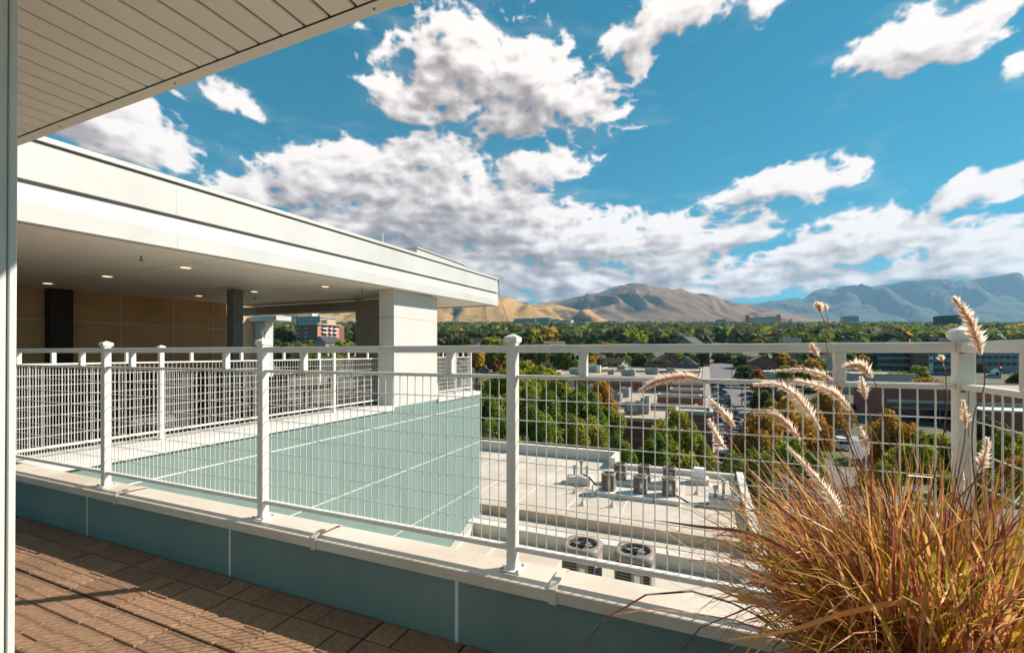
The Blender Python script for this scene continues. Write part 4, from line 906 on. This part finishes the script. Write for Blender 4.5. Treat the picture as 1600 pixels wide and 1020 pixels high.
# houses
def make_house(w, dp, h, rh, wallm, roofm):
    t = Thing('house', 'x', 'house', world=(0,0,0))
    t.part('wall', MB().ext([(-w/2,-1.5),(w/2,-1.5),(w/2,h),(0,h+rh),(-w/2,h)], 'b', -dp/2, dp/2), wallm)
    for s_ in (-1, 1):
        t.part('roof_slope', MB().add([(0,-dp/2-.5,h+rh+.15),(0,dp/2+.5,h+rh+.15),(s_*(w/2+.5),dp/2+.5,h-.25),(s_*(w/2+.5),-dp/2-.5,h-.25),(0,-dp/2-.5,h+rh+.35),(0,dp/2+.5,h+rh+.35),(s_*(w/2+.5),dp/2+.5,h-.05),(s_*(w/2+.5),-dp/2-.5,h-.05)],[(0,3,2,1),(4,5,6,7),(0,1,5,4),(1,2,6,5),(2,3,7,6),(3,0,4,7)]), roofm)
    t.part('chimney', MB().box(w*.18,w*.18+.8,-.4,.4,h,h+rh+1.0), M_brick)
    for a in (-w*.28, w*.22): wd = t.part('window', MB().box(a-.6,a+.6,-dp/2-.05,-dp/2-.001,.9,2.2), M_glassd); t.part('window_frame', MB().box(a-.72,a+.72,-dp/2-.03,-dp/2-.002,.78,2.32), M_joint, parent=wd)
    t.part('attic_window', MB().box(-.5,.5,-dp/2-.05,-dp/2-.001,h+.5,h+1.4), M_glassd)
    t.part('door', MB().box(-.5,.5,-dp/2-.06,-dp/2-.001,-.1,2.0), M_dark)
    for s_ in (-1, 1):
        for k in range(2): t.part('window', MB().box(s_*(w/2+.001)-.05,s_*(w/2+.001)+.05,-dp*.3+k*dp*.5-.6,-dp*.3+k*dp*.5+.6,.9,2.2), M_glassd)
    return t.o
hs = [make_house(9,12,3.4,3.2,M_conc,M_shing), make_house(10,13,5.6,3.0,M_concl,M_shing), make_house(11,10,4.5,2.8,M_brick,M_shing), make_house(8,11,3.2,2.8,mat('cream_siding',(.55,.48,.38),.8,.1),mat('brown_shingle_roof',(.16,.10,.07),.9,.25,2,rnd=.25))]
HP = [(709,556,150,0,.2,'grey gabled house with a dark attic window left of the big post'),(735,560,170,0,.9,'grey house behind the trees left of the big post'),(1072,553,190,0,0,'grey gable roofed house at the end of the brick roofs'),(1040,556,220,2,.4,'brick house behind the grey gabled one'),(880,556,230,1,.3,'pale house among the yellow trees'),(962,556,215,3,1.1,'brown roofed house beyond the brick complex'),(1190,556,215,2,.1,'brick house beyond the street trees'),(1230,553,240,0,.5,'grey roofed house beyond the orange tree'),(1150,550,260,3,.2,'cream house at the far end of the street'),(1300,556,200,1,.2,'pale house above the long pale roof'),(1340,552,230,0,1.2,'grey roofed house right of the baluster'),(425,530,270,3,.3,'cream house left of the brick tower'),(415,530,240,2,.8,'brick house at the foot of the slope under the canopy')]
used = [False]*4
def put_house(k, loc, rz, lab, s_=1.0, group=None):
    o = hs[k] if not used[k] else copy_tree(hs[k]); used[k] = True
    o.location = loc; o.rotation_euler = (0,0,rz); o.scale = (s_,)*3; o['label'] = lab
    if group: o['group'] = group
    return o
for (x, y, Y, k, rz, lab) in HP:
    p = at(x, y, Y); g = G(p.x, p.y); put_house(k, (p.x, p.y, max(g, p.z-8)), ROT+rz, lab)
rh_ = random.Random(11)
hl = ['grey','pale two storey','brick','cream']
HSL = []
for i in range(44):
    Y = 270*(3.2**rh_.random()); x = rh_.uniform(400, 1640) ; p = at(x, 500, Y); k = rh_.randrange(4)
    if 1090 < x < 1200 and Y < 420: continue
    HSL.append((put_house(k, (p.x, p.y, G(p.x, p.y)+rh_.uniform(2.5,6)), rh_.uniform(0,3.1), 'x', 1.15, 'houses scattered in the distant trees'), x, hl[k], 'half hidden', 'among the distant trees'))

# street lamps and traffic light
def lamp(a, b, h, lab):
    w = wpos(a, b); z = G(w.x, w.y); t = Thing('street_lamp', lab, 'street lamp', (a,b,z))
    t.part('pole', MB().tube([(a,b,z),(a,b,z+h)], [.12,.07], 8), M_pole); t.part('arm', MB().tube([(a-1.0,b,z+h),(a+1.0,b,z+h)], .05, 6), M_pole)
    for s_ in (-1,1): t.part('lamp_head', MB().chamf(a+s_*1.2-.35,a+s_*1.2+.35,b-.2,b+.2,z+h-.06,z+h+.08,.04), M_galv)
for a,b,h,l in ((8.2,172,10,'tall street lamp in the middle of the far street'),(33,88,9,'parking lot lamp in front of the long brick building, left one'),(48,90,9,'parking lot lamp in front of the long brick building, right one'),(8.5,130,9,'street lamp between the parked rows'),(62,86,9,'parking lot lamp right of the corner post'),(26,120,9,'lamp by the low tan building')): lamp(a,b,h,l)
p = at(1563, 600, 185); a, b = toab(p); z = G(p.x,p.y)
t = Thing('traffic_light', 'traffic light showing red on a pole right of the corner post', 'traffic light', (a,b,z)); t.part('pole', MB().tube([(a,b,z),(a,b,z+5.5)], .12, 8), M_pole); t.part('signal_box', MB().box(a-.4,a+.4,b-.35,b-.1,z+3.4,z+5.2), M_pole)
mr_ = bpy.data.materials.new('red_signal'); mr_.use_nodes = True; mr_.node_tree.nodes['Principled BSDF'].inputs['Emission Color'].default_value = (1,.03,.01,1); mr_.node_tree.nodes['Principled BSDF'].inputs['Emission Strength'].default_value = 1.5
t.part('red_lens', MB().tube([(a,b-.36,z+4.8),(a,b-.45,z+4.8)], .3, 12), mr_)
p = at(1556, 590, 190); a, b = toab(p); z = G(p.x,p.y)
t = Thing('kiosk', 'little white arched kiosk beside the traffic light', 'kiosk', (a,b,z)); t.part('wall', MB().ext([(a-1.3,z),(a+1.3,z),(a+1.3,z+2.6),(a,z+3.8),(a-1.3,z+2.6)], 'b', b-1, b+1), M_joint); t.part('opening', MB().box(a-.6,a+.6,b-1.05,b-1.001,z,z+2.3), M_glassd)

# ------------------------------------------------------------------ trees
LEAF = {
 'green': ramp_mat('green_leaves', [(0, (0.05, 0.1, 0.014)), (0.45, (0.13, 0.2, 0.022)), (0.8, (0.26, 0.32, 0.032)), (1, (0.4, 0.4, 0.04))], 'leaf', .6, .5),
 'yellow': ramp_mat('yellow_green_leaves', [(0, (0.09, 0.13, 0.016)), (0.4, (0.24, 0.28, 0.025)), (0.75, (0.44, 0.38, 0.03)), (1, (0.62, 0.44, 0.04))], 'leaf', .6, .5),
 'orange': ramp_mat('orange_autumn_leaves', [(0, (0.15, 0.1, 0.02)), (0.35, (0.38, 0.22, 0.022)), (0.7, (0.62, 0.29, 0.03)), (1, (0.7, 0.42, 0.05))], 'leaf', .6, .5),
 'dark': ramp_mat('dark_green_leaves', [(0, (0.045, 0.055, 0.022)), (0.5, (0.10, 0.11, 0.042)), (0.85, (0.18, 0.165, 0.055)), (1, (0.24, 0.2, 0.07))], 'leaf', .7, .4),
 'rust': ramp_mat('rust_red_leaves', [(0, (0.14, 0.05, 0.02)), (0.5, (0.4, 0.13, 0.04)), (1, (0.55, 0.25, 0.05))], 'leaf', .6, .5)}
def leaf_quads(cent, nrm, size, rs, asp=.62):
    n = len(cent); t = rs.randn(n,3); t -= (t*nrm).sum(1)[:,None]*nrm; t /= np.linalg.norm(t,axis=1)[:,None]+1e-9; u = np.cross(nrm, t)
    s_ = size[:,None]; V = np.stack([cent-t*s_-u*s_*asp*.4, cent+u*s_*-asp*.9, cent+t*s_, cent+u*s_*asp], 1)
    return V.reshape(-1,3)
def quads_mesh(name, V, m, attr, vals):
    n = len(V)//4; me = bpy.data.meshes.new(name); me.vertices.add(len(V)); me.vertices.foreach_set('co', V.astype(np.float32).ravel())
    me.loops.add(len(V)); me.loops.foreach_set('vertex_index', np.arange(len(V), dtype=np.int32)); me.polygons.add(n)
    me.polygons.foreach_set('loop_start', np.arange(0, len(V), 4, dtype=np.int32)); me.polygons.foreach_set('loop_total', np.full(n, 4, np.int32))
    a = me.attributes.new(attr, 'FLOAT', 'FACE'); a.data.foreach_set('value', vals.astype(np.float32)); me.materials.append(m); me.update(calc_edges=True); return me
def crown_pts(n, rs, nb=22, squash=1.0, taper=.0):
    # leaves gathered on many lobes inside a unit crown
    d = rs.randn(nb,3); d /= np.linalg.norm(d,axis=1)[:,None]; rr = rs.rand(nb)**.45*.68; c = d*rr[:,None]; c[:,2] *= 1.0
    br = (.20+.22*rs.rand(nb))*(1.1-.35*rr)
    k = rs.choice(nb, n, p=br**2/(br**2).sum()); v = rs.randn(n,3); v /= np.linalg.norm(v,axis=1)[:,None]; v[:,2] = np.where(rs.rand(n)<.35, np.abs(v[:,2]), v[:,2])
    rad = br[k]*(.55+.55*rs.rand(n)**.5); P = c[k]+v*rad[:,None]; P += rs.randn(n,3)*.012
    P[:,2] *= squash; 
    if taper: P[:,:2] *= (1-taper*np.clip(P[:,2],-1,1))[:,None]
    N = v*.6+rs.randn(n,3)*.55+np.array([0,0,.25]); N /= np.linalg.norm(N,axis=1)[:,None]
    return P, N, k
def crown_mesh(name, n, ls, kind, seed, nb=22, squash=1.15, taper=.12):
    rs = np.random.RandomState(seed); P, N, k = crown_pts(n, rs, nb, squash, taper); lobe = rs.rand(nb)
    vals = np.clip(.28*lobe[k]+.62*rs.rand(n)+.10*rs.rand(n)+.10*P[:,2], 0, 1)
    return quads_mesh(name, leaf_quads(P, N, ls*(.6+.8*rs.rand(n)), rs), LEAF[kind], 'leaf', vals)
def trunk_mesh(seed):
    r = random.Random(seed); mb = MB(); mb.tube([(0,0,-1.9),(.02,.01,-1.2),(0,.02,-.6),(.03,0,.1),(.0,.0,.5)], [.075,.06,.052,.035,.012], 8)
    for k in range(6):
        q = r.uniform(0,6.28); z = r.uniform(-1.0,-.2); mb.tube([(0,0,z),(math.cos(q)*.3,math.sin(q)*.3,z+.35),(math.cos(q)*.6,math.sin(q)*.6,z+.7)], [.032,.022,.008], 5)
    return mesh('trunk', mb, M_bark)
TR = [trunk_mesh(i) for i in range(3)]
CN = {(k, v): crown_mesh('crown', 11000, .050, k, 10*i+v, 26) for i, k in enumerate(('green','yellow')) for v in range(3)}
CN.update({(k, v): crown_mesh('crown', 8000, .056, k, 50+10*i+v, 24) for i, k in enumerate(('orange','dark')) for v in range(2)})
CM = {(k, v): crown_mesh('crown', 1500, .125, k, 100+10*i+v, 16, 1.0, .05) for i, k in enumerate(('green','yellow','orange','dark','rust')) for v in range(2)}
desc = {'green':'green','yellow':'yellow green','orange':'orange','dark':'dark green','rust':'rust red'}
rt_ = random.Random(3)
def tree(x, ytop, Y, w, kind, label, group=None, p=None, hs_=1.15):
    near = Y < 95
    pw = p or at(x, ytop, Y); r = w/2*Y/F if p is None else w; g = G(pw.x, pw.y)
    top = pw.z; sz = r*hs_
    vs = [v for (k, v) in (CN if near else CM) if k == kind]
    if not vs: near = False; vs = [0,1]
    v = rt_.choice(vs)
    zc_ = top-sz*1.05
    t = Thing('tree', label, 'tree', world=(pw.x, pw.y, g), rz=rt_.uniform(0,6.28), group=group)
    c = obj('crown', (CN if near else CM)[(kind, v)], t.o); c.location = (0,0,zc_-g); c.scale = (r, r, sz)
    k = obj('trunk', rt_.choice(TR), t.o); k.location = (0,0,zc_-g); hgt = max(zc_-g, sz*.6); k.scale = (r*.8, r*.8, hgt/1.9)
    return t
TREES = []
NT = [(760,606,40,62,'green'),(790,572,54,86,'yellow'),(838,562,60,92,'yellow'),(878,583,54,84,'yellow'),(908,600,47,84,'green'),(934,592,56,56,'orange'),(952,634,50,48,'yellow'),(775,640,37,80,'green'),(838,632,39,96,'green'),(896,650,41,84,'yellow'),
 (1050,633,43,100,'yellow'),(1022,676,40,60,'green'),(968,680,38,60,'green'),(1088,676,44,54,'yellow'),(812,600,46,80,'yellow'),(860,610,44,80,'green'),(925,650,42,60,'yellow'),(735,640,44,70,'yellow'),(758,660,34,50,'dark'),
 (1182,636,52,84,'orange'),(1225,622,56,90,'orange'),(1168,688,43,92,'green'),(1232,676,46,104,'green'),(1300,606,78,64,'orange'),(1276,642,62,56,'orange'),(1192,728,40,74,'dark'),(1270,705,46,50,'green'),
 (1392,642,58,84,'orange'),(1424,690,50,84,'yellow'),(1462,672,54,84,'yellow'),(1372,715,46,60,'yellow'),(1582,668,50,90,'yellow'),(1545,640,66,50,'dark'),(1480,730,44,80,'green'),(1548,735,42,90,'green'),(1625,700,45,90,'orange'),(1440,770,40,90,'green')]
for i, (x, yt, Y, w, k) in enumerate(NT):
    where = 'left of the brick complex' if x < 1000 else 'in front of the brick complex' if x < 1100 else 'beside the street' if x < 1320 else 'below the long brick building'
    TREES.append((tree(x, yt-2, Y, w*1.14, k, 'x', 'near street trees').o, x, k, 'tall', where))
MT = [(820,553,120,64,'yellow'),(866,566,100,66,'yellow'),(930,558,125,64,'yellow'),(900,553,140,50,'green'),(955,556,170,44,'dark'),(1000,569,165,34,'yellow'),(1030,552,190,44,'dark'),(1165,567,165,46,'dark'),(1262,555,150,56,'orange'),(1185,574,120,34,'rust'),(1188,583,112,34,'orange'),(1226,566,140,28,'yellow'),(1395,574,150,44,'yellow'),(1440,566,160,34,'yellow'),(1455,577,135,60,'orange'),(1425,578,150,30,'green'),(1372,571,175,40,'green'),(1498,600,110,40,'dark'),(1592,578,110,44,'dark'),(1190,600,100,40,'dark'),(1205,592,104,40,'dark'),(1208,618,92,34,'yellow'),(1300,590,130,40,'orange'),
 (690,527,210,62,'dark'),(725,520,200,58,'dark'),(762,518,190,50,'yellow'),(745,527,150,50,'orange'),(832,519,170,80,'dark'),(790,524,185,44,'yellow'),(880,531,190,44,'yellow'),(670,535,160,40,'green'),(860,528,210,50,'green'),(915,533,220,40,'orange'),
 (425,520,200,46,'dark'),(445,532,150,40,'dark'),(545,524,210,50,'yellow'),(572,515,260,44,'dark'),(585,528,180,40,'orange'),(410,512,260,40,'dark'),(520,533,150,40,'yellow'),(440,506,330,40,'dark'),(470,528,200,34,'green'),(383,520,100,24,'yellow'),(560,500,420,30,'dark'),
 (1330,536,230,40,'dark'),(1360,545,220,34,'green'),(1090,545,240,34,'dark'),(1130,541,260,36,'dark'),(1215,545,230,36,'dark'),(1010,545,230,40,'dark'),(970,541,240,40,'green'),(1155,552,230,30,'yellow'),(1290,545,230,40,'dark'),(1060,545,230,30,'yellow'),(1245,540,260,40,'green'),(1525,560,210,26,'dark'),(1400,547,235,30,'dark'),(1345,552,200,30,'orange')]
for i, (x, yt, Y, w, k) in enumerate(MT):
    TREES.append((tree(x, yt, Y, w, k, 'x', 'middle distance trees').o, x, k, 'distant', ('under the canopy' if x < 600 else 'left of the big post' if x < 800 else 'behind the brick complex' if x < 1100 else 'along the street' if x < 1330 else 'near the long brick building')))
n_ = 0
while n_ < 190:
    Y = 170*(2.3**rt_.random()); x = rt_.uniform(330, 1700); r0 = rt_.uniform(3.5, 6.5)
    pw = at(x, 500, Y); a, b = toab(pw)
    if -40 < a < 18 and b < 225: continue
    if 1340 < x and Y < 235: continue
    if a > 1 and a < 15 and b < 300: continue
    g = G(pw.x, pw.y); pw.z = g+rt_.uniform(7, 13); k = rt_.choice(['dark','dark','green','green','yellow','yellow','orange','dark','rust' if rt_.random()<.3 else 'green'])
    TREES.append((tree(0, 0, Y, r0, k, 'x', 'scattered belt trees', p=pw).o, x, k, 'far', 'in the belt '+('under the canopy' if x < 600 else 'behind the white pier' if x < 700 else 'left of the big post' if x < 800 else 'past the brick complex' if x < 1100 else 'past the street' if x < 1330 else 'by the corner post'))); n_ += 1
def ordn(n): return order[n] if n < 20 else '%d%s' % (n+1, {1:'st',2:'nd',3:'rd'}.get((n+1)%10, 'th'))
def name_all(L, noun):
    from collections import defaultdict
    gd = defaultdict(list)
    for o, x, k, d, wh in L: gd[(k, d, wh)].append((x, o))
    for (k, d, wh), v in gd.items():
        v.sort(key=lambda q: q[0])
        for i, (x, o) in enumerate(v): o['label'] = '%s %s %s %s' % (d, desc.get(k, k), noun, wh)+('' if len(v) == 1 else ', %s from the left' % ordn(i))
name_all(TREES, 'tree'); name_all(HSL, 'house')
# the wooded valley beyond: one mass of crowns
def forest():
    rs = np.random.RandomState(77); mats = ['dark','green','yellow','orange','dark']
    counts = [4000, 1100, 600, 160]
    for mi, cnt in enumerate(counts):
        Y = 380*(9.0**rs.rand(cnt)); x = rs.uniform(250, 1750, cnt); X = (x-800)/F*Y
        keep = ~((X > Y*.42) & (X < Y*.50) & (Y < 520)); X, Y = X[keep], Y[keep]; n = len(X)
        r = rs.uniform(5, 10.5, n)*(1+Y/3500); g = np.array([G(0, y) for y in Y]); z = g+rs.uniform(2.5, 8, n)*(1+Y/4000)
        q = 70; P, N, _ = crown_pts(n*q, rs, 60, .85)
        d = rs.randn(n*q,3); d /= np.linalg.norm(d,axis=1)[:,None]; P = d*(.75+.3*rs.rand(n*q))[:,None]; N = d*.7+rs.randn(n*q,3)*.4; N /= np.linalg.norm(N,axis=1)[:,None]
        idx = np.repeat(np.arange(n), q); C = np.stack([X,Y,z],1)[idx]; V = C+P*np.stack([r,r,r*.85],1)[idx]
        val = np.clip(.12+.56*rs.rand(n)[idx]+.24*rs.rand(n*q), 0, 1)
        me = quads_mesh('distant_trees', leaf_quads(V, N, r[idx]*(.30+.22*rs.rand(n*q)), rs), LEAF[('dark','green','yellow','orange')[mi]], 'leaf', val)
        obj('distant_trees', me, kind='stuff')
forest()

# ------------------------------------------------------------------ ornamental grass in a pot
GC = Vector((1.06, 1.12, -.94))
gr = Thing('ornamental_grass', 'big clump of copper and straw coloured fountain grass with fluffy plumes in the deck corner', 'plant', world=(GC.x, GC.y, DZ))
M_bl = ramp_mat('grass_blades', [(0,(.17,.05,.055)),(.14,(.34,.11,.07)),(.30,(.62,.25,.10)),(.48,(.84,.38,.13)),(.62,(.92,.60,.30)),(.74,(.88,.46,.06)),(.90,(.50,.42,.05)),(1,(.24,.30,.03))], 'tone', .38, .40)
M_pl = ramp_mat('plume_bristles', [(0,(.80,.48,.34)),(.4,(.95,.74,.58)),(1,(1.0,.92,.80))], 'tone', .5, .8)
M_st = ramp_mat('grass_stems', [(0,(.30,.16,.06)),(1,(.50,.38,.16))], 'tone', .5, .3)
def ribbon(P, W, side):
    """P (n,k,3) spines, W (n,k) half widths, side (n,3) -> quads"""
    L_ = P-side[:,None,:]*W[...,None]; Rr = P+side[:,None,:]*W[...,None]
    return np.stack([L_[:,:-1], Rr[:,:-1], Rr[:,1:], L_[:,1:]], 2).reshape(-1,3)
rs = np.random.RandomState(4)
def blades(n, rroot, lmin, lmax, tilt, wid, rs, droop=1.0, bias=None):
    K = 9; th = rs.rand(n)*2*np.pi; rr = rroot*np.sqrt(rs.rand(n)); root = np.stack([np.cos(th)*rr, np.sin(th)*rr, rs.rand(n)*.04],1)
    ph = th+rs.randn(n)*.85; out = np.stack([np.cos(ph), np.sin(ph), 0*ph],1)
    if bias is not None: out = out+bias; out /= np.linalg.norm(out,axis=1)[:,None]
    L_ = rs.uniform(lmin,lmax,n); ti = tilt*(.25+rs.rand(n)*.95)*(.5+rr/rroot*.6); cur = rs.uniform(.3,1.25,n)*droop
    P = np.zeros((n,K,3)); P[:,0] = root; ang = ti.copy()
    kink = (rs.rand(n) < .26)*rs.uniform(.4,1.5,n); kk = rs.randint(4,8,n)
    wob = rs.randn(n,K)*.08
    for k in range(1,K):
        ang = ang+cur*(k/K)**1.6*.36+wob[:,k]+np.where(kk==k, kink, 0)
        P[:,k] = P[:,k-1]+(out*np.sin(ang)[:,None]+np.array([0,0,1])*np.cos(ang)[:,None])*(L_/(K-1))[:,None]+rs.randn(n,3)*.002
    t = np.linspace(0,1,K); W = wid*(.5+.8*rs.rand(n))[:,None]*(np.minimum(1,t*6+.5)*(1-t**2.2)+.05)[None]
    side = np.cross(out, [0,0,1.])+rs.randn(n,3)*.45; side /= np.linalg.norm(side,axis=1)[:,None]
    tone = rs.rand(n); return ribbon(P, W, side), np.repeat(tone, K-1), P
V1, t1, _ = blades(3300, .22, .36, .76, .50, .0042, rs, 1.0)
V2, t2, _ = blades(600, .20, .30, .55, .5, .0042, rs, .8); t2 = .45+.55*t2
V3, t3, _ = blades(70, .20, .65, 1.0, 1.0, .0034, rs, 1.6); t3 *= .55
V1 = np.concatenate([V1,V2,V3]); t1 = np.concatenate([t1,t2,t3])
me = quads_mesh('blades', V1+np.array([0,0,GC.z-DZ]), M_bl, 'tone', np.clip(t1,0,1))
obj('blades', me, gr.o, kind='stuff')
# plumes: arching flower heads on thin stems, tip first control points in metres from the clump
def catmull(P, n):
    P = [2*P[0]-P[1]]+P+[2*P[-1]-P[-2]]; out = []
    segs = len(P)-3
    for i in range(n):
        u = i/(n-1)*segs; k = min(int(u), segs-1); t = u-k; a,b,c,d = P[k:k+4]
        out.append(.5*((2*b)+(c-a)*t+(2*a-5*b+4*c-d)*t*t+(3*b-a-3*c+d)*t**3))
    return out
def plume(pts, frac, rad, seed, label=None, nbr=750, tonec=.6):
    rs = np.random.RandomState(seed); base = GC+Vector((rs.uniform(-.12,.12), rs.uniform(-.12,.12), .03))
    C = [base]+[Vector(p) for p in pts[::-1]]; cv = catmull(C, 60)
    n0 = int(60*(1-frac)); st = np.array([tuple(p) for p in cv])-np.array([GC.x,GC.y,DZ]); 
    mb = MB().tube([tuple(p) for p in st], list(np.linspace(.0014,.0007,60)), 4)
    so_ = obj('stem', mesh('stem', mb, M_st), gr.o)
    ax = st[n0:]; m_ = len(ax); T = np.gradient(ax, axis=0); T /= np.linalg.norm(T,axis=1)[:,None]
    u = rs.rand(nbr); i = u*(m_-1); i0 = i.astype(int).clip(0,m_-2); f = (i-i0)[:,None]; P0 = ax[i0]*(1-f)+ax[i0+1]*f; t = T[i0]
    d = rs.randn(nbr,3); d -= (d*t).sum(1)[:,None]*t; d /= np.linalg.norm(d,axis=1)[:,None]
    env = np.clip(u*3.6+.30,0,1)*(1.12-.74*u)
    ln = rad*env*(.45+.9*rs.rand(nbr)**1.4); dirn = d*(.25+.6*rs.rand(nbr))[:,None]+t*.85+np.array([0,0,-.12]); dirn /= np.linalg.norm(dirn,axis=1)[:,None]
    sd = np.cross(dirn, rs.randn(nbr,3)); sd /= np.linalg.norm(sd,axis=1)[:,None]
    w0 = .00062*(.7+.6*rs.rand(nbr))
    A = P0-sd*w0[:,None]; B = P0+sd*w0[:,None]; M1 = P0+dirn*ln[:,None]*.6; Cc = M1+sd*w0[:,None]*.7; D = P0+dirn*ln[:,None]+d*ln[:,None]*.15
    V = np.stack([A,B,Cc,D],1).reshape(-1,3)
    # seed core: short fat bristles
    k2 = nbr//5; j = rs.choice(nbr,k2); P1 = P0[j]; dd = dirn[j]; s2 = sd[j]*.0016; V2 = np.stack([P1-s2,P1+s2,P1+dd*ln[j][:,None]*.4+s2*.5,P1+dd*ln[j][:,None]*.45],1).reshape(-1,3)
    tone = np.concatenate([np.clip(tonec+rs.randn(nbr)*.22,0,1), np.clip(tonec-.2+rs.randn(k2)*.15,0,1)])
    obj('seed_plume', quads_mesh('seed_plume', np.concatenate([V,V2]), M_pl, 'tone', tone), gr.o)
PL = [ # tip ... stem, as (photo x, photo y, depth); fraction of the length that carries bristles, bristle length
 ([(1491,466,1.02),(1515,500,1.02),(1532,550,1.03),(1538,600,1.03),(1520,720,1.06)], .42, .026, 1300),
 ([(1322,572,1.15),(1345,572,1.14),(1368,600,1.13),(1380,650,1.12),(1395,760,1.12)], .36, .026, 900),
 ([(1180,600,1.25),(1225,604,1.22),(1262,640,1.2),(1295,700,1.18),(1330,790,1.15)], .52, .025, 1300),
 ([(1180,646,1.3),(1215,650,1.27),(1245,680,1.24),(1268,725,1.2),(1310,800,1.16)], .46, .024, 1100),
 ([(1195,597,1.28),(1250,596,1.26),(1305,615,1.23),(1335,655,1.2),(1370,740,1.16)], .55, .025, 1300),
 ([(1205,580,1.35),(1255,578,1.33),(1298,592,1.3),(1325,625,1.26),(1365,720,1.18)], .45, .020, 900),
 ([(1000,610,1.3),(1030,594,1.29),(1075,588,1.28),(1112,602,1.27),(1150,640,1.25),(1240,750,1.2)], .42, .030, 1300),
 ([(1108,622,1.3),(1132,646,1.29),(1150,668,1.28),(1164,684,1.27),(1230,780,1.2)], .40, .024, 800),
 ([(1108,655,1.32),(1122,684,1.31),(1134,702,1.3),(1146,718,1.29),(1220,800,1.2)], .40, .024, 750),
 ([(1268,538,1.3),(1276,552,1.29),(1284,566,1.28),(1290,580,1.27),(1330,700,1.2)], .30, .020, 520),
 ([(1277,474,1.4),(1281,484,1.4),(1285,496,1.39),(1289,508,1.38),(1300,600,1.3),(1340,740,1.2)], .24, .024, 480),
 ([(1290,478,1.5),(1291,488,1.5),(1293,500,1.49),(1296,520,1.47),(1310,620,1.3),(1350,740,1.2)], .20, .020, 340),
 ([(1470,556,1.2),(1473,566,1.2),(1475,574,1.19),(1478,590,1.18),(1470,700,1.14)], .20, .016, 260),
 ([(1346,590,1.2),(1350,610,1.2),(1356,635,1.19),(1362,665,1.18),(1385,760,1.14)], .32, .018, 700),
 ([(1543,685,.95),(1540,705,.95),(1534,725,.96),(1525,745,.97),(1500,820,1.02)], .55, .018, 800),
 ([(1505,625,1.1),(1508,650,1.1),(1508,675,1.1),(1504,705,1.1),(1485,800,1.1)], .36, .016, 600),
 ([(1232,700,1.05),(1262,730,1.04),(1298,775,1.03),(1330,830,1.03),(1370,900,1.03)], .55, .022, 1100),
 ([(1345,668,1.15),(1352,690,1.14),(1360,720,1.13),(1370,750,1.12),(1390,800,1.1)], .35, .016, 500),
]
for i, (pts, fr, rad, nb) in enumerate(PL):
    plume([at(*p) for p in pts], fr, rad*.92, 200+i, nbr=int(nb*.95), tonec=.78 if i % 3 else .6)
# loose long dry leaves reaching left over the coping
lv = []; lt = []
for i, pts in enumerate((((1020,812,1.15),(1090,822,1.12),(1180,835,1.08),(1270,880,1.05)),((1112,835,1.2),(1150,838,1.15),(1210,855,1.1),(1300,930,1.05)),((1128,880,1.1),(1180,905,1.08),(1250,925,1.06),(1330,960,1.05)),((1110,915,1.0),(1160,935,1.0),(1220,950,1.0),(1300,990,1.0)),((1130,1000,.85),(1230,985,.85),(1330,955,.88),(1450,935,.92),(1520,950,.96)),((1180,765,1.2),(1215,790,1.18),(1260,830,1.12),(1330,920,1.05)),((1200,730,1.2),(1230,760,1.2),(1290,830,1.12),(1350,920,1.06)),((1190,700,1.25),(1235,770,1.2),(1280,850,1.1),(1350,950,1.05)))):
    P = np.array([tuple(p) for p in catmull([at(*p) for p in pts], 14)])[None]-np.array([GC.x,GC.y,DZ]); W = (.0042 if i != 4 else .006)*np.sin(np.linspace(.12,2.6,14))[None]; lv.append(ribbon(P, W, np.array([[.25,.1,.95]]))); lt.append(np.full(13, (.12,.25,.5,.3,.45,.1,.2,.15)[i]))
obj('long_leaf', quads_mesh('long_leaf', np.concatenate(lv), M_bl, 'tone', np.concatenate(lt)), gr.o, kind='stuff')
pot = Thing('planter', 'dark square planter holding the ornamental grass', 'planter', world=(GC.x, GC.y, DZ), rz=ROT)
pot.part('shell', MB().ext([(-.20,0),(.20,0),(.26,.55),(-.26,.55)], 'b', -.25, .25), M_steel); pot.part('rim', MB().box(-.28,.28,-.28,.28,.551,.59), M_steel)

# ------------------------------------------------------------------ air
hv = bpy.data.materials.new('haze'); hv.use_nodes = True; nt = hv.node_tree; nt.nodes.remove(nt.nodes['Principled BSDF'])
pv = nt.nodes.new('ShaderNodeVolumePrincipled'); pv.inputs['Density'].default_value = 4.6e-5; pv.inputs['Color'].default_value = (.40,.70,1.0,1); pv.inputs['Anisotropy'].default_value = .1
nt.links.new(pv.outputs[0], nt.nodes['Material Output'].inputs['Volume'])
hb = MB().box(-15000, 15000, -400, 12800, -620, 1700); ho = obj('haze', mesh('haze', hb, hv), kind='stuff')
print('objects', len(bpy.data.objects))
